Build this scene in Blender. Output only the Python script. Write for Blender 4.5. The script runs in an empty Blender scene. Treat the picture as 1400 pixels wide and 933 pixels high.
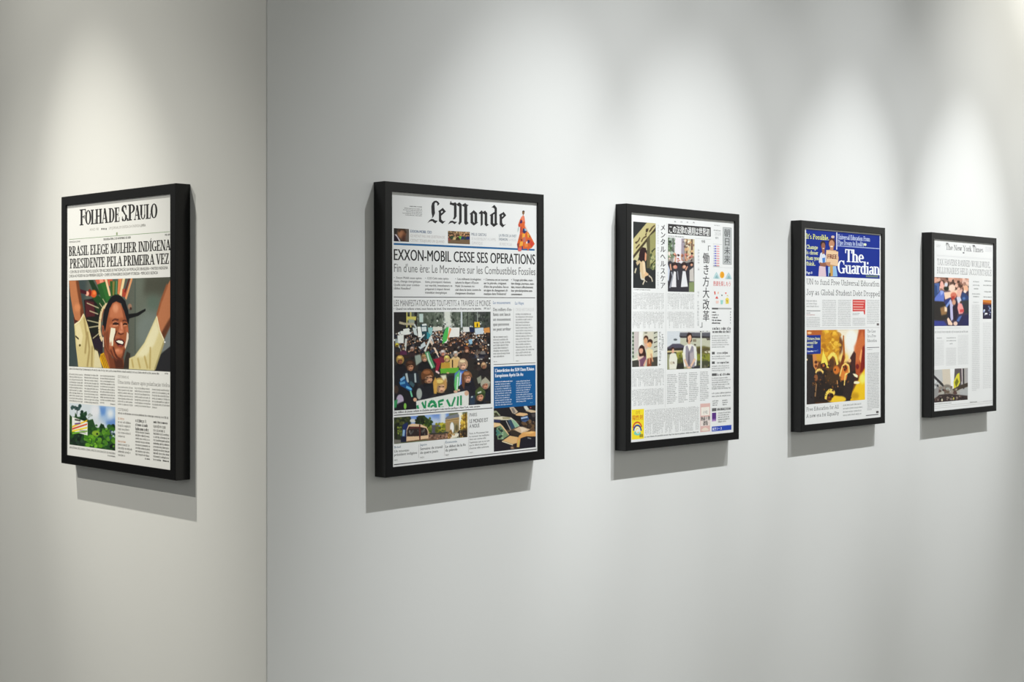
import bpy, bmesh, math, random
import numpy as np

# ---------------------------------------------------------------- scene, camera, light
scene = bpy.context.scene
COL = scene.collection
R = math.radians
scene.view_settings.view_transform = 'Standard'
scene.view_settings.look = 'None'
scene.view_settings.gamma = 1.0
scene.view_settings.use_curve_mapping = False
scene.view_settings.exposure = 0.0

# The corner of the two walls is the origin; wall_right runs along +X (y = 0), wall_left along +Y (x = 0).
EYE = (-1.53658, -2.14601, 1.50)
YAW = R(45.765)
FPX, CX, CY = 1871.935, 700.0, 430.80
cd = bpy.data.cameras.new('camera')
cd.sensor_width = 36.0
cd.lens = FPX / 1400 * 36
cd.shift_y = (CY - 466.5) / 1400
cd.clip_start = 0.05
cam = bpy.data.objects.new('camera', cd)
cam.location = EYE
cam.rotation_euler = (R(90), 0, -YAW)
COL.objects.link(cam)
scene.camera = cam

world = bpy.data.worlds.new('room_fill')
scene.world = world
world.use_nodes = True
# the rest of the gallery: bright overhead and along the far side, dim towards the floor
wnt = world.node_tree
wbg = wnt.nodes['Background']
wbg.inputs['Color'].default_value = (0.99, 1.0, 0.935, 1)
wtc = wnt.nodes.new('ShaderNodeTexCoord')
wsep = wnt.nodes.new('ShaderNodeSeparateXYZ')
wnt.links.new(wtc.outputs['Generated'], wsep.inputs[0])
wup = wnt.nodes.new('ShaderNodeMapRange')
wup.inputs['From Min'].default_value = -0.09
wup.inputs['From Max'].default_value = 0.13
wup.inputs['To Min'].default_value = 0.05
wup.inputs['To Max'].default_value = 0.80
wnt.links.new(wsep.outputs['Z'], wup.inputs['Value'])
wdot = wnt.nodes.new('ShaderNodeVectorMath')
wdot.operation = 'DOT_PRODUCT'
wdot.inputs[1].default_value = (0.7, -0.7, 0.0)
wnt.links.new(wtc.outputs['Generated'], wdot.inputs[0])
waz = wnt.nodes.new('ShaderNodeMapRange')
waz.inputs['From Min'].default_value = -1.0
waz.inputs['From Max'].default_value = 1.0
waz.inputs['To Min'].default_value = 0.40
waz.inputs['To Max'].default_value = 1.30
wnt.links.new(wdot.outputs['Value'], waz.inputs['Value'])
wmul = wnt.nodes.new('ShaderNodeMath')
wmul.operation = 'MULTIPLY'
wnt.links.new(wup.outputs['Result'], wmul.inputs[0])
wnt.links.new(waz.outputs['Result'], wmul.inputs[1])
wnt.links.new(wmul.outputs['Value'], wbg.inputs['Strength'])

def spot(name, loc, aim, watt, deg, blend, colour, radius=0.02):
    ld = bpy.data.lights.new(name, 'SPOT')
    ld.energy = watt
    ld.spot_size = R(deg)
    ld.spot_blend = blend
    ld.color = colour
    ld.shadow_soft_size = radius
    o = bpy.data.objects.new(name, ld)
    o.location = loc
    d = (aim[0] - loc[0], aim[1] - loc[1], aim[2] - loc[2])
    yaw = math.atan2(d[1], d[0]) - math.pi / 2
    pitch = math.atan2(d[2], math.hypot(d[0], d[1]))
    o.rotation_euler = (math.pi / 2 + pitch, 0, yaw)
    COL.objects.link(o)
    return o

WARM = (1.0, 0.975, 0.875)
COOL = (0.97, 1.0, 1.01)
# track lamps above the visitors, one per framed page, and one beyond the last page;
# each throws a bright core, a soft beam round it and a little spill
def lamp(loc, aim, watts, colour, core=20, beam=34, spill=75):
    for deg, watt in zip((core, beam, spill), watts):
        if watt:
            spot('track_lamp', loc, aim, watt, deg, 1.0, colour)
lamp((-1.10, 1.06, 3.80), (0, 0.55, 1.42), (195, 62, 70), WARM, 19, 38)
lamp((-1.80, 1.34, 3.00), (0, 0.46, 1.00), (0, 110, 0), WARM, 15, 46)
lamp((1.24, -1.40, 4.10), (0.64, 0, 1.42), (275, 140, 10), COOL)
lamp((1.70, -1.40, 4.10), (1.28, 0, 1.44), (290, 114, 26), COOL)
lamp((2.46, -1.40, 4.10), (2.05, 0, 1.44), (315, 112, 26), COOL)
lamp((3.06, -1.40, 4.10), (2.83, 0, 1.46), (340, 110, 26), COOL)
lamp((3.90, -1.40, 4.10), (3.66, 0, 1.40), (0, 120, 0), COOL)
lamp((4.20, -1.40, 4.10), (3.62, 0, 2.90), (90, 240, 8), WARM, 22, 46)

# ---------------------------------------------------------------- materials
def lin(c):
    return tuple(((v / 255) / 12.92 if v / 255 <= 0.04045 else ((v / 255 + 0.055) / 1.055) ** 2.4) for v in c)

def material(name, rgb, rough, spec=0.5, bump=None, vary=0.0):
    m = bpy.data.materials.new(name)
    m.use_nodes = True
    nt = m.node_tree
    b = nt.nodes['Principled BSDF']
    b.inputs['Roughness'].default_value = rough
    b.inputs['Specular IOR Level'].default_value = spec
    tc = nt.nodes.new('ShaderNodeTexCoord')
    if vary:
        n = nt.nodes.new('ShaderNodeTexNoise')
        n.inputs['Scale'].default_value = 3.0
        n.inputs['Detail'].default_value = 4.0
        nt.links.new(tc.outputs['Object'], n.inputs['Vector'])
        r = nt.nodes.new('ShaderNodeValToRGB')
        r.color_ramp.elements[0].position = 0.3
        r.color_ramp.elements[1].position = 0.7
        r.color_ramp.elements[0].color = (*[v * (1 - vary) for v in rgb], 1)
        r.color_ramp.elements[1].color = (*[min(1, v * (1 + vary)) for v in rgb], 1)
        nt.links.new(n.outputs['Fac'], r.inputs['Fac'])
        nt.links.new(r.outputs['Color'], b.inputs['Base Color'])
    else:
        b.inputs['Base Color'].default_value = (*rgb, 1)
    if bump:
        sc, strength, dist, stretch = bump
        mp = nt.nodes.new('ShaderNodeMapping')
        mp.inputs['Scale'].default_value = stretch
        nt.links.new(tc.outputs['Object'], mp.inputs['Vector'])
        n2 = nt.nodes.new('ShaderNodeTexNoise')
        n2.inputs['Scale'].default_value = sc
        n2.inputs['Detail'].default_value = 3.0
        nt.links.new(mp.outputs['Vector'], n2.inputs['Vector'])
        bp = nt.nodes.new('ShaderNodeBump')
        bp.inputs['Strength'].default_value = strength
        bp.inputs['Distance'].default_value = dist
        nt.links.new(n2.outputs['Fac'], bp.inputs['Height'])
        nt.links.new(bp.outputs['Normal'], b.inputs['Normal'])
    return m

M_WALL = material('matt_wall_paint', (0.80, 0.80, 0.785), 0.75, 0.25, (60, 0.10, 0.002, (1, 1, 1)), 0.008)
M_FLOOR = material('polished_concrete', (0.30, 0.305, 0.30), 0.45, 0.4, (8, 0.1, 0.002, (1, 1, 1)), 0.08)
M_CEIL = material('ceiling_paint', (0.55, 0.55, 0.52), 0.9, 0.1, None, 0.01)
M_FRAME = material('black_lacquered_wood', (0.004, 0.004, 0.0045), 0.24, 0.34, (40, 0.05, 0.0006, (1, 1, 1)), 0.15)
M_PAPER = material('newsprint', (0.86, 0.86, 0.85), 0.65, 0.25, (220, 0.04, 0.0004, (1, 1, 1)), 0.006)

def ink_material():
    m = bpy.data.materials.new('printing_ink')
    m.use_nodes = True
    nt = m.node_tree
    b = nt.nodes['Principled BSDF']
    b.inputs['Roughness'].default_value = 0.6
    b.inputs['Specular IOR Level'].default_value = 0.25
    a = nt.nodes.new('ShaderNodeAttribute')
    a.attribute_name = 'ink'
    n = nt.nodes.new('ShaderNodeTexNoise')
    n.inputs['Scale'].default_value = 900
    tc = nt.nodes.new('ShaderNodeTexCoord')
    nt.links.new(tc.outputs['Object'], n.inputs['Vector'])
    mr = nt.nodes.new('ShaderNodeMapRange')
    mr.inputs['To Min'].default_value = 0.94
    mr.inputs['To Max'].default_value = 1.06
    nt.links.new(n.outputs['Fac'], mr.inputs['Value'])
    mx = nt.nodes.new('ShaderNodeVectorMath')
    mx.operation = 'SCALE'
    nt.links.new(a.outputs['Color'], mx.inputs[0])
    nt.links.new(mr.outputs['Result'], mx.inputs['Scale'])
    nt.links.new(mx.outputs['Vector'], b.inputs['Base Color'])
    return m
M_INK = ink_material()

# ---------------------------------------------------------------- room
def mesh_object(name, verts, faces, mat, parent=None):
    me = bpy.data.meshes.new(name)
    me.from_pydata(verts, [], faces)
    me.materials.append(mat)
    o = bpy.data.objects.new(name, me)
    COL.objects.link(o)
    o.parent = parent
    return o

def prism(name, poly, z0, z1, mat):
    n = len(poly)
    v = [(x, y, z0) for x, y in poly] + [(x, y, z1) for x, y in poly]
    f = [tuple(range(n))[::-1], tuple(range(n, 2 * n))] + [(i, (i + 1) % n, n + (i + 1) % n, n + i) for i in range(n)]
    o = mesh_object(name, v, f, mat)
    o['kind'] = 'structure'
    return o

CEIL_H, LEN = 4.30, 7.5
c = 0.0015   # eased paint edge on the corner
prism('wall_right', [(c, 0), (LEN, 0), (LEN, 0.15), (0.15, 0.15), (c / 2, c / 2)], 0, CEIL_H, M_WALL)
prism('wall_left', [(0, c), (c / 2, c / 2), (0.15, 0.15), (0.15, LEN), (0, LEN)], 0, CEIL_H, M_WALL)
prism('floor', [(-6, -6), (LEN, -6), (LEN, LEN), (-6, LEN)], -0.1, 0, M_FLOOR)
prism('ceiling', [(-6, -6), (LEN, -6), (LEN, LEN), (-6, LEN)], CEIL_H, CEIL_H + 0.1, M_CEIL)

# ---------------------------------------------------------------- framed page geometry
FW, FH, DEPTH, LIP, REC = 0.4722, 0.600, 0.03433, 0.0200, 0.0040

def K(x0, y0, s):
    """coordinates measured on an enlarged view -> coordinates of the whole photograph"""
    return lambda x, y: (x0 + x / s, y0 + y / s)

class MB:
    """flat printed shapes of one part, in page coordinates (u right, v up), each a little above the last"""
    def __init__(s, base):
        s.v, s.f, s.c, s.z, s.starts = [], [], [], base, []
    def lift(s):
        s.starts.append(len(s.f))
        s.z -= 1.2e-5   # towards the room
    def poly(s, pts, col):
        n = len(s.v)
        z = s.z - 3e-7 * (len(s.f) % 37)   # overlapping strokes never lie in exactly one plane
        s.v += [(u, z, v) for u, v in pts]
        s.f.append(tuple(range(n, n + len(pts))))
        s.c.append(col)
    def mesh(s, vs, fs, col, layer=0):
        n = len(s.v)
        z = s.z - 8e-7 * layer
        s.v += [(u, z, v) for u, v in vs]
        s.f += [tuple(i + n for i in f) for f in fs]
        s.c += [col] * len(fs)

def ink_mesh(name, verts, faces, cols, parent, per_vertex=False):
    me = bpy.data.meshes.new(name)
    me.from_pydata(verts, [], faces)
    me.materials.append(M_INK)
    if per_vertex:
        a = me.color_attributes.new('ink', 'FLOAT_COLOR', 'POINT')
        arr = np.ones((len(verts), 4), dtype=np.float32)
        arr[:, :3] = cols
    else:
        a = me.color_attributes.new('ink', 'FLOAT_COLOR', 'CORNER')
        cnt = np.array([len(f) for f in faces])
        arr = np.ones((int(cnt.sum()), 4), dtype=np.float32)
        arr[:, :3] = np.repeat(np.array([lin(q) for q in cols]), cnt, axis=0)
    a.data.foreach_set('color', arr.ravel())
    o = bpy.data.objects.new(name, me)
    COL.objects.link(o)
    o.parent = parent
    return o

# sans-serif and Japanese letters: outlines of the built-in font
_glyph = {}
def outline(body):
    cu = bpy.data.curves.new('letter', 'FONT')
    cu.body = body
    cu.resolution_u = 3
    o = bpy.data.objects.new('letter', cu)
    COL.objects.link(o)
    dg = bpy.context.evaluated_depsgraph_get()
    me = bpy.data.meshes.new_from_object(o.evaluated_get(dg))
    vs = [(p.co.x, p.co.y) for p in me.vertices]
    fs = [tuple(p.vertices) for p in me.polygons]
    bpy.data.objects.remove(o)
    bpy.data.curves.remove(cu)
    bpy.data.meshes.remove(me)
    return vs, fs
_hh = max(p[0] for p in outline('HH')[0])
def glyph(ch):
    """outline and advance of a letter"""
    if ch not in _glyph:
        vs, fs = outline(ch) if ch != ' ' else ([], [])
        _glyph[ch] = (vs, fs, max(p[0] for p in outline('H' + ch + 'H')[0]) - _hh)
    return _glyph[ch]

# serif letters: stems, hairlines and bowls drawn with a thick and a thin pen (capital height 1)
def serif_glyph(ch, T, t):
    P = []
    sf = 0.10
    def rect(x0, x1, y0, y1):
        P.append([(x0, y0), (x1, y0), (x1, y1), (x0, y1)])
    def stem(x, y0, y1, top='b', bot='b', w=None):
        w = T if w is None else w
        rect(x - w / 2, x + w / 2, y0, y1)
        for e, y in ((top, y1 - t), (bot, y0)):
            if e:
                rect(x - w / 2 - (sf if e in 'bl' else 0), x + w / 2 + (sf if e in 'br' else 0), y, y + t)
    def bar(x0, x1, y):
        rect(x0, x1, y - t / 2, y + t / 2)
    def beak(x, y0, y1):
        rect(x - t * 0.6, x + t * 0.6, y0, y1)
    def arc(cx, cy, rx, ry, a0, a1, w=None):
        w = T if w is None else w
        n = max(4, int(abs(a1 - a0) / 18))
        o, i = [], []
        for k in range(n + 1):
            a = R(a0 + (a1 - a0) * k / n)
            o.append((cx + (rx + w / 2) * math.cos(a), cy + (ry + t / 2) * math.sin(a)))
            i.append((cx + max(0.01, rx - w / 2) * math.cos(a), cy + max(0.01, ry - t / 2) * math.sin(a)))
        for k in range(n):
            P.append([o[k], o[k + 1], i[k + 1], i[k]])
    def diag(x0, y0, x1, y1, w):
        P.append([(x0 - w / 2, y0), (x0 + w / 2, y0), (x1 + w / 2, y1), (x1 - w / 2, y1)])
    def foot(x, y, w):
        rect(x - w / 2 - sf, x + w / 2 + sf, y, y + t)
    h = t * 1.3
    X = 0.66
    acc = {'Í': 'I', 'É': 'E', 'Ç': 'C', 'Ã': 'A', 'Á': 'A', 'Ú': 'U', 'é': 'e', 'ó': 'o', 'ç': 'c', 'ã': 'a'}
    base = acc.get(ch, ch)
    if base != ch:
        P2, adv = serif_glyph(base, T, t)
        P += P2
        top = 1.06 if ch.isupper() else 0.76
        if ch in 'Çç':
            diag(adv / 2, -0.18, adv / 2 + 0.04, 0, 0.09)
        elif ch in 'Ãã':
            rect(adv / 2 - 0.15, adv / 2 + 0.15, top, top + 0.07)
        else:
            diag(adv / 2 - 0.05, top, adv / 2 + 0.1, top + 0.18, 0.1)
        return P, adv
    ch = base
    r = 0.5 - t / 2
    if ch == 'A': diag(.12, 0, .42, 1, h); diag(.42, 1, .72, 0, T); bar(.2, .62, .32); foot(.12, 0, h); foot(.72, 0, T); a = .84
    elif ch == 'B':
        stem(.18, 0, 1, 'l', 'l')
        for cy, rr, rx in ((.755, .245 - t / 2, .2), (.265, .265 - t / 2, .25)):
            arc(.32, cy, rx, rr, -90, 90)
        bar(.18, .33, 1 - t / 2); bar(.18, .33, .52); bar(.18, .33, t / 2); a = .72
    elif ch in 'CG':
        arc(.44, .5, .32, r, 48, 312); beak(.70, .68, .99); beak(.70, .02, .30); a = .8
        if ch == 'G': stem(.68, .03, .43, 'b', None); a = .86
    elif ch == 'D': stem(.18, 0, 1, 'l', 'l'); arc(.34, .5, .33, r, -90, 90); bar(.18, .35, 1 - t / 2); bar(.18, .35, t / 2); a = .84
    elif ch in 'EF':
        stem(.18, 0, 1, 'l', 'b' if ch == 'F' else 'l'); bar(.18, .60, 1 - t / 2); beak(.60, .70, 1); bar(.18, .46, .52); beak(.46, .40, .64); a = .68
        if ch == 'E': bar(.18, .64, t / 2); beak(.64, 0, .32); a = .72
    elif ch == 'H': stem(.18, 0, 1); stem(.72, 0, 1); bar(.18, .72, .52); a = .9
    elif ch == 'I': stem(.18, 0, 1); a = .37
    elif ch == 'J': stem(.32, .2, 1, 'b', None); arc(.17, .2, .15, .2, 0, -160); a = .5
    elif ch == 'K': stem(.18, 0, 1); diag(.22, .42, .62, 1, h); diag(.34, .6, .70, 0, T); foot(.62, 1 - t, h); foot(.70, 0, T); a = .82
    elif ch == 'L': stem(.18, 0, 1, 'b', 'l'); bar(.18, .60, t / 2); beak(.60, 0, .34); a = .66
    elif ch == 'M': stem(.13, 0, 1, 'l', 'b', h); diag(.17, 1, .48, 0, T); diag(.48, 0, .80, 1, h); stem(.83, 0, 1, 'r', 'b'); a = 1.0
    elif ch == 'N': stem(.13, 0, 1, 'l', 'b', h); diag(.16, 1, .66, 0, T); stem(.70, 0, 1, 'b', None, h); a = .84
    elif ch in 'OQ':
        arc(.44, .5, .33, r, 0, 360); a = .88
        if ch == 'Q': diag(.45, .1, .75, -.15, T)
    elif ch in 'PR':
        stem(.18, 0, 1, 'l', 'b'); arc(.32, .73, .24, .27 - t / 2, -90, 90); bar(.18, .33, 1 - t / 2); bar(.18, .33, .46); a = .68
        if ch == 'R': diag(.36, .46, .66, 0, T); foot(.66, 0, T * .8); a = .8
    elif ch == 'S':
        arc(.33, .745, .2, .255 - t / 2, 25, 215); arc(.33, .255, .22, .255 - t / 2, -155, 35)
        P.append([(.33 - .2 - T / 2, .72), (.36, .40), (.33 + .22 + T / 2, .28), (.55 - T * .2, .42), (.34, .60), (.14 + T * .3, .80)])
        beak(.54, .70, .99); beak(.12, .01, .30); a = .68
    elif ch == 'T': stem(.36, 0, 1, None, 'b'); bar(.04, .68, 1 - t / 2); beak(.04, .68, 1); beak(.68, .68, 1); a = .72
    elif ch == 'U': stem(.18, .3, 1, 'b', None); stem(.66, .3, 1, 'b', None, h); arc(.42, .31, .24, .31 - t / 2, 180, 360, (T + h) / 2); a = .84
    elif ch == 'V': diag(.12, 1, .42, 0, T); diag(.70, 1, .42, 0, h); foot(.12, 1 - t, T); foot(.70, 1 - t, h); a = .82
    elif ch == 'W': diag(.12, 1, .34, 0, T); diag(.34, 0, .54, 1, h); diag(.54, 1, .76, 0, T); diag(.76, 0, .98, 1, h); foot(.12, 1 - t, T); foot(.54, 1 - t, T); foot(.98, 1 - t, h); a = 1.1
    elif ch == 'X': diag(.12, 1, .66, 0, T); diag(.12, 0, .66, 1, h); foot(.12, 0, h); foot(.66, 1 - t, h); foot(.12, 1 - t, T); foot(.66, 0, T); a = .8
    elif ch == 'Y': diag(.12, 1, .40, .45, T); diag(.68, 1, .40, .45, h); stem(.40, 0, .5, None, 'b'); foot(.12, 1 - t, T); foot(.68, 1 - t, h); a = .8
    elif ch == 'Z': bar(.08, .62, 1 - t / 2); bar(.06, .62, t / 2); diag(.12, 0, .56, 1, T); beak(.08, .70, 1); beak(.62, 0, .3); a = .68
    elif ch == 'a': stem(.44, .02, .48, None, 'r'); arc(.29, .47, .15, .19 - t / 2, 0, 165); arc(.25, .19, .16, .19 - t / 2, 0, 360); a = .58
    elif ch == 'b': stem(.14, 0, 1, 'l', None); arc(.34, X / 2, .2, X / 2 - t / 2, 0, 360); a = .62
    elif ch == 'c': arc(.31, X / 2, .2, X / 2 - t / 2, 45, 315); beak(.47, .42, .62); a = .54
    elif ch == 'd': stem(.48, 0, 1, 'l', 'r'); arc(.28, X / 2, .2, X / 2 - t / 2, 0, 360); a = .64
    elif ch == 'e': arc(.31, X / 2, .2, X / 2 - t / 2, 0, 315); bar(.14, .54, X / 2); a = .58
    elif ch == 'f': stem(.2, 0, .8, None, 'b'); arc(.34, .8, .14, .2 - t / 2, 50, 180); bar(.04, .40, X - t / 2); a = .42
    elif ch == 'g': arc(.28, X / 2 + .03, .18, X / 2 - .05, 0, 360); stem(.46, -.08, X, 'r', None); arc(.28, -.08, .18, .17, 180, 360); a = .6
    elif ch == 'h': stem(.14, 0, 1, 'l', 'b'); arc(.32, .42, .19, .24 - t / 2, 0, 160); stem(.51, 0, .44, None, 'b'); a = .66
    elif ch == 'i': stem(.16, 0, X, 'l', 'b'); rect(.08, .26, .80, .97); a = .33
    elif ch == 'j': stem(.2, -.1, X, 'l', None); rect(.12, .3, .8, .97); a = .34
    elif ch == 'k': stem(.14, 0, 1, 'l', 'b'); diag(.2, .28, .46, X, h); diag(.26, .4, .52, 0, T); foot(.52, 0, T * .7); a = .62
    elif ch == 'l': stem(.16, 0, 1, 'l', 'b'); a = .33
    elif ch in 'mn':
        stem(.14, 0, X, 'l', 'b')
        for k in range(2 if ch == 'm' else 1):
            arc(.32 + .37 * k, .42, .19, .24 - t / 2, 0, 160); stem(.51 + .37 * k, 0, .44, None, 'b')
        a = .66 if ch == 'n' else 1.03
    elif ch == 'o': arc(.31, X / 2, .21, X / 2 - t / 2, 0, 360); a = .62
    elif ch == 'p': stem(.14, -.28, X, 'l', 'b'); arc(.34, X / 2, .2, X / 2 - t / 2, 0, 360); a = .62
    elif ch == 'q': stem(.48, -.28, X, None, 'b'); arc(.28, X / 2, .2, X / 2 - t / 2, 0, 360); a = .62
    elif ch == 'r': stem(.14, 0, X, 'l', 'b'); arc(.32, .4, .16, .25 - t / 2, 40, 150); a = .46
    elif ch == 's': arc(.25, .48, .14, .18 - t / 2, 20, 225); arc(.25, .18, .15, .18 - t / 2, -155, 45); P.append([(.08, .46), (.26, .24), (.44, .2), (.26, .42)]); a = .5
    elif ch == 't': stem(.2, .1, .86, None, None); arc(.33, .12, .13, .12 - t / 2, 180, 300); bar(.04, .40, X - t / 2); a = .42
    elif ch == 'u': stem(.14, .2, X, 'l', None); arc(.32, .24, .18, .24 - t / 2, 180, 350); stem(.5, 0, X, 'l', 'r'); a = .66
    elif ch == 'v': diag(.1, X, .29, 0, T); diag(.48, X, .29, 0, h); foot(.1, X - t, T); foot(.48, X - t, h); a = .58
    elif ch == 'w': diag(.1, X, .27, 0, T); diag(.27, 0, .42, X, h); diag(.42, X, .58, 0, T); diag(.58, 0, .74, X, h); foot(.1, X - t, T); foot(.74, X - t, h); a = .84
    elif ch == 'x': diag(.1, X, .46, 0, T); diag(.1, 0, .46, X, h); a = .56
    elif ch == 'y': diag(.1, X, .29, 0, T); diag(.5, X, .2, -.28, h); foot(.1, X - t, T); foot(.5, X - t, h); a = .58
    elif ch == 'z': bar(.06, .44, X - t / 2); bar(.06, .46, t / 2); diag(.12, 0, .4, X, T); a = .5
    elif ch == '.': rect(.07, .25, 0, .17); a = .3
    elif ch == ',': rect(.07, .25, 0, .17); diag(.12, -.14, .2, 0, .08); a = .3
    elif ch == '-': rect(.04, .34, .3, .42); a = .38
    elif ch == "'": rect(.06, .18, .72, 1); a = .24
    elif ch == '?': arc(.25, .78, .17, .2, -60, 170); rect(.18, .3, .3, .6); rect(.16, .32, 0, .15); a = .5
    else: a = .32
    return P, a
# ---------------------------------------------------------------- one framed newspaper
class Page:
    def __init__(s, label, wall, along, zc, roll, group='framed front pages on the gallery walls'):
        s.wall, s.along, s.zc, s.roll = wall, along, zc, roll
        root = bpy.data.objects.new('framed_newspaper', None)
        root.empty_display_size = 0.1
        root['label'] = label
        root['category'] = 'framed newspaper'
        root['group'] = group
        COL.objects.link(root)
        if wall == 'right':
            root.location = (along, 0, zc)
            root.rotation_euler = (0, -roll, 0)
        else:
            root.location = (0, along, zc)
            root.rotation_euler = (0, -roll, -math.pi / 2)
        s.root = root
        s.rng = random.Random(int(along * 1000))
        s.rails()
        hw, hh = FW / 2 - LIP + 0.006, FH / 2 - LIP + 0.006
        y = -(DEPTH - REC)
        v = [(x, yy, z) for yy in (y, y + 0.002) for x, z in ((-hw, -hh), (hw, -hh), (hw, hh), (-hw, hh))]
        s.paper = mesh_object('newspaper_page', v, [(0, 1, 2, 3), (7, 6, 5, 4), (0, 4, 5, 1), (1, 5, 6, 2), (2, 6, 7, 3), (3, 7, 4, 0)], M_PAPER, root)
        s.face = y
    def rails(s):
        # moulding: (inward distance from the outer edge, depth from the wall)
        prof = [(0.0, 0.0), (0.0, DEPTH - 0.0010), (0.0010, DEPTH), (LIP - 0.0008, DEPTH), (LIP, DEPTH - 0.0008),
                (LIP, DEPTH - REC + 0.0003), (LIP - 0.007, DEPTH - REC + 0.0003), (LIP - 0.007, 0.0)]
        hw, hh = FW / 2, FH / 2
        for side in range(4):
            def corner(i, a, d):
                sx, sz = ((-1, 1), (1, 1), (1, -1), (-1, -1))[i]
                return (sx * (hw - a), -d, sz * (hh - a))
            A = [corner(side, a, d) for a, d in prof]
            B = [corner((side + 1) % 4, a, d) for a, d in prof]
            n = len(prof)
            f = [(i, (i + 1) % n, n + (i + 1) % n, n + i) for i in range(n)] + [tuple(range(n))[::-1], tuple(range(n, 2 * n))]
            o = mesh_object('frame_rail', A + B, f, M_FRAME, s.root)
            bm = bmesh.new(); bm.from_mesh(o.data); bmesh.ops.recalc_face_normals(bm, faces=bm.faces[:]); bm.to_mesh(o.data); bm.free()
    # a point of the photograph -> the point of this page it shows
    def at(s, p):
        x, z = (p[0] - CX) / FPX, (CY - p[1]) / FPX
        ct, st = math.cos(YAW), math.sin(YAW)
        wx, wy, wz = x * ct + st, -x * st + ct, z
        if s.wall == 'right':
            k = (s.face - EYE[1]) / wy
            a = EYE[0] + k * wx - s.along
        else:
            k = (s.face - EYE[0]) / wx
            a = -(EYE[1] + k * wy - s.along)
        b = EYE[2] + k * wz - s.zc
        cr, sr = math.cos(s.roll), math.sin(s.roll)
        return (a * cr + b * sr, -a * sr + b * cr)
    def part(s, level=0):
        """start a printed part; level 1 and 2 are printed over something already there"""
        return MB(s.face - 2e-5 - 7e-5 * level)
    def done(s, name, mb, label=None):
        """link a printed part; blocks that stand apart on the page become parts of their own"""
        starts = mb.starts + [len(mb.f)]
        calls = []
        for a, b in zip(starts, starts[1:]):
            if b > a:
                P3 = [mb.v[i] for f in mb.f[a:b] for i in f]
                calls.append([min(p[0] for p in P3), max(p[0] for p in P3), min(p[2] for p in P3), max(p[2] for p in P3), [(a, b)]])
        whole = name in ('masthead', 'dateline', 'advertisement', 'data_table', 'index_list', 'headline', 'dancer_picture', 'teaser_picture', 'quote_box', 'caption_box', 'panel_text')
        gx, gy = (1, 1) if whole else (0.0022, 0.0095)
        merged = True
        while merged:
            merged = False
            for i in range(len(calls)):
                for j in range(i + 1, len(calls)):
                    p, q = calls[i], calls[j]
                    if p[0] < q[1] + gx and q[0] < p[1] + gx and p[2] < q[3] + gy and q[2] < p[3] + gy:
                        calls[i] = [min(p[0], q[0]), max(p[1], q[1]), min(p[2], q[2]), max(p[3], q[3]), p[4] + q[4]]
                        del calls[j]
                        merged = True
                        break
                if merged: break
        for c in calls:
            v, f, col = [], [], []
            for a, b in sorted(c[4]):
                for i in range(a, b):
                    n = len(v)
                    v += [mb.v[q] for q in mb.f[i]]
                    f.append(tuple(range(n, len(v))))
                    col.append(mb.c[i])
            o = ink_mesh(name, v, f, col, s.paper)
            if label: o['label'] = label
    def poly(s, mb, pts, col, k=None):
        mb.lift()
        mb.poly([s.at(k(*p) if k else p) for p in pts], col)
    def rule(s, mb, p0, p1, thick, col, k=None):
        """a straight printed line; thickness in photo pixels"""
        if k: p0, p1 = k(*p0), k(*p1)
        a, b = s.at((p0[0], p0[1] - thick / 2)), s.at((p0[0], p0[1] + thick / 2))
        c2, d = s.at((p1[0], p1[1] + thick / 2)), s.at((p1[0], p1[1] - thick / 2))
        mb.lift()
        v0, v1 = (a[1] + d[1]) / 2, (b[1] + c2[1]) / 2
        if abs(p1[0] - p0[0]) < 3:
            q0, q1 = s.at(p0), s.at(p1)
            w = thick * 0.0008
            mb.poly([(q0[0] - w, q0[1]), (q0[0] + w, q0[1]), (q1[0] + w, q1[1]), (q1[0] - w, q1[1])], col)
        else:
            mb.poly([(a[0], v0), (b[0], v1), (c2[0], v1), (d[0], v0)], col)
    def rect(s, mb, tl, tr, bl, br, col, k=None):
        if k: tl, tr, bl, br = k(*tl), k(*tr), k(*bl), k(*br)
        a, b, c2, d = s.at(tl), s.at(tr), s.at(bl), s.at(br)
        u0, u1 = (a[0] + c2[0]) / 2, (b[0] + d[0]) / 2
        v1, v0 = (a[1] + b[1]) / 2, (c2[1] + d[1]) / 2
        mb.lift()
        mb.poly([(u0, v0), (u1, v0), (u1, v1), (u0, v1)], col)
        return u0, u1, v0, v1
    def text(s, mb, body, p0, p1, cap, col, k=None, font='sans', bold=0.0, stem=0.15, hair=0.07, track=0.0):
        """one printed line from p0 to p1 (baseline ends), capital height in the units of the enlarged view"""
        q = k(p0[0], p0[1] - cap) if k else (p0[0], p0[1] - cap)
        if k: p0, p1 = k(*p0), k(*p1)
        a, b, tq = s.at(p0), s.at(p1), s.at(q)
        H = tq[1] - a[1]
        v, W = (a[1] + b[1]) / 2, b[0] - a[0]
        mb.lift()
        if font == 'serif':
            nat = sum(serif_glyph(ch, .15, .07)[1] for ch in body) - .12
            sx = W / nat
            T = min(.46, stem * H / sx)
            x = -0.06
            for ch in body:
                P, adv = serif_glyph(ch, T, hair)
                for pl in P:
                    mb.poly([(a[0] + (x + px) * sx, v + py * H) for px, py in pl], col)
                x += adv
        else:
            capf = 0.80 if font == 'cjk' else 0.682
            g = [glyph(ch) for ch in body]
            nat = sum(q2[2] + track for q2 in g) - 0.09
            sx, sy = W / nat, H / capf
            x = -0.05
            for vs, fs, adv in g:
                # a bold letter is struck three times, a little apart
                for i, dx in enumerate((-bold, 0.0, bold) if bold > 0.001 else (0.0,)):
                    if vs:
                        mb.mesh([(a[0] + (x + dx + px) * sx, v + py * sy) for px, py in vs], fs, col, i)
                x += adv + track
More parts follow.
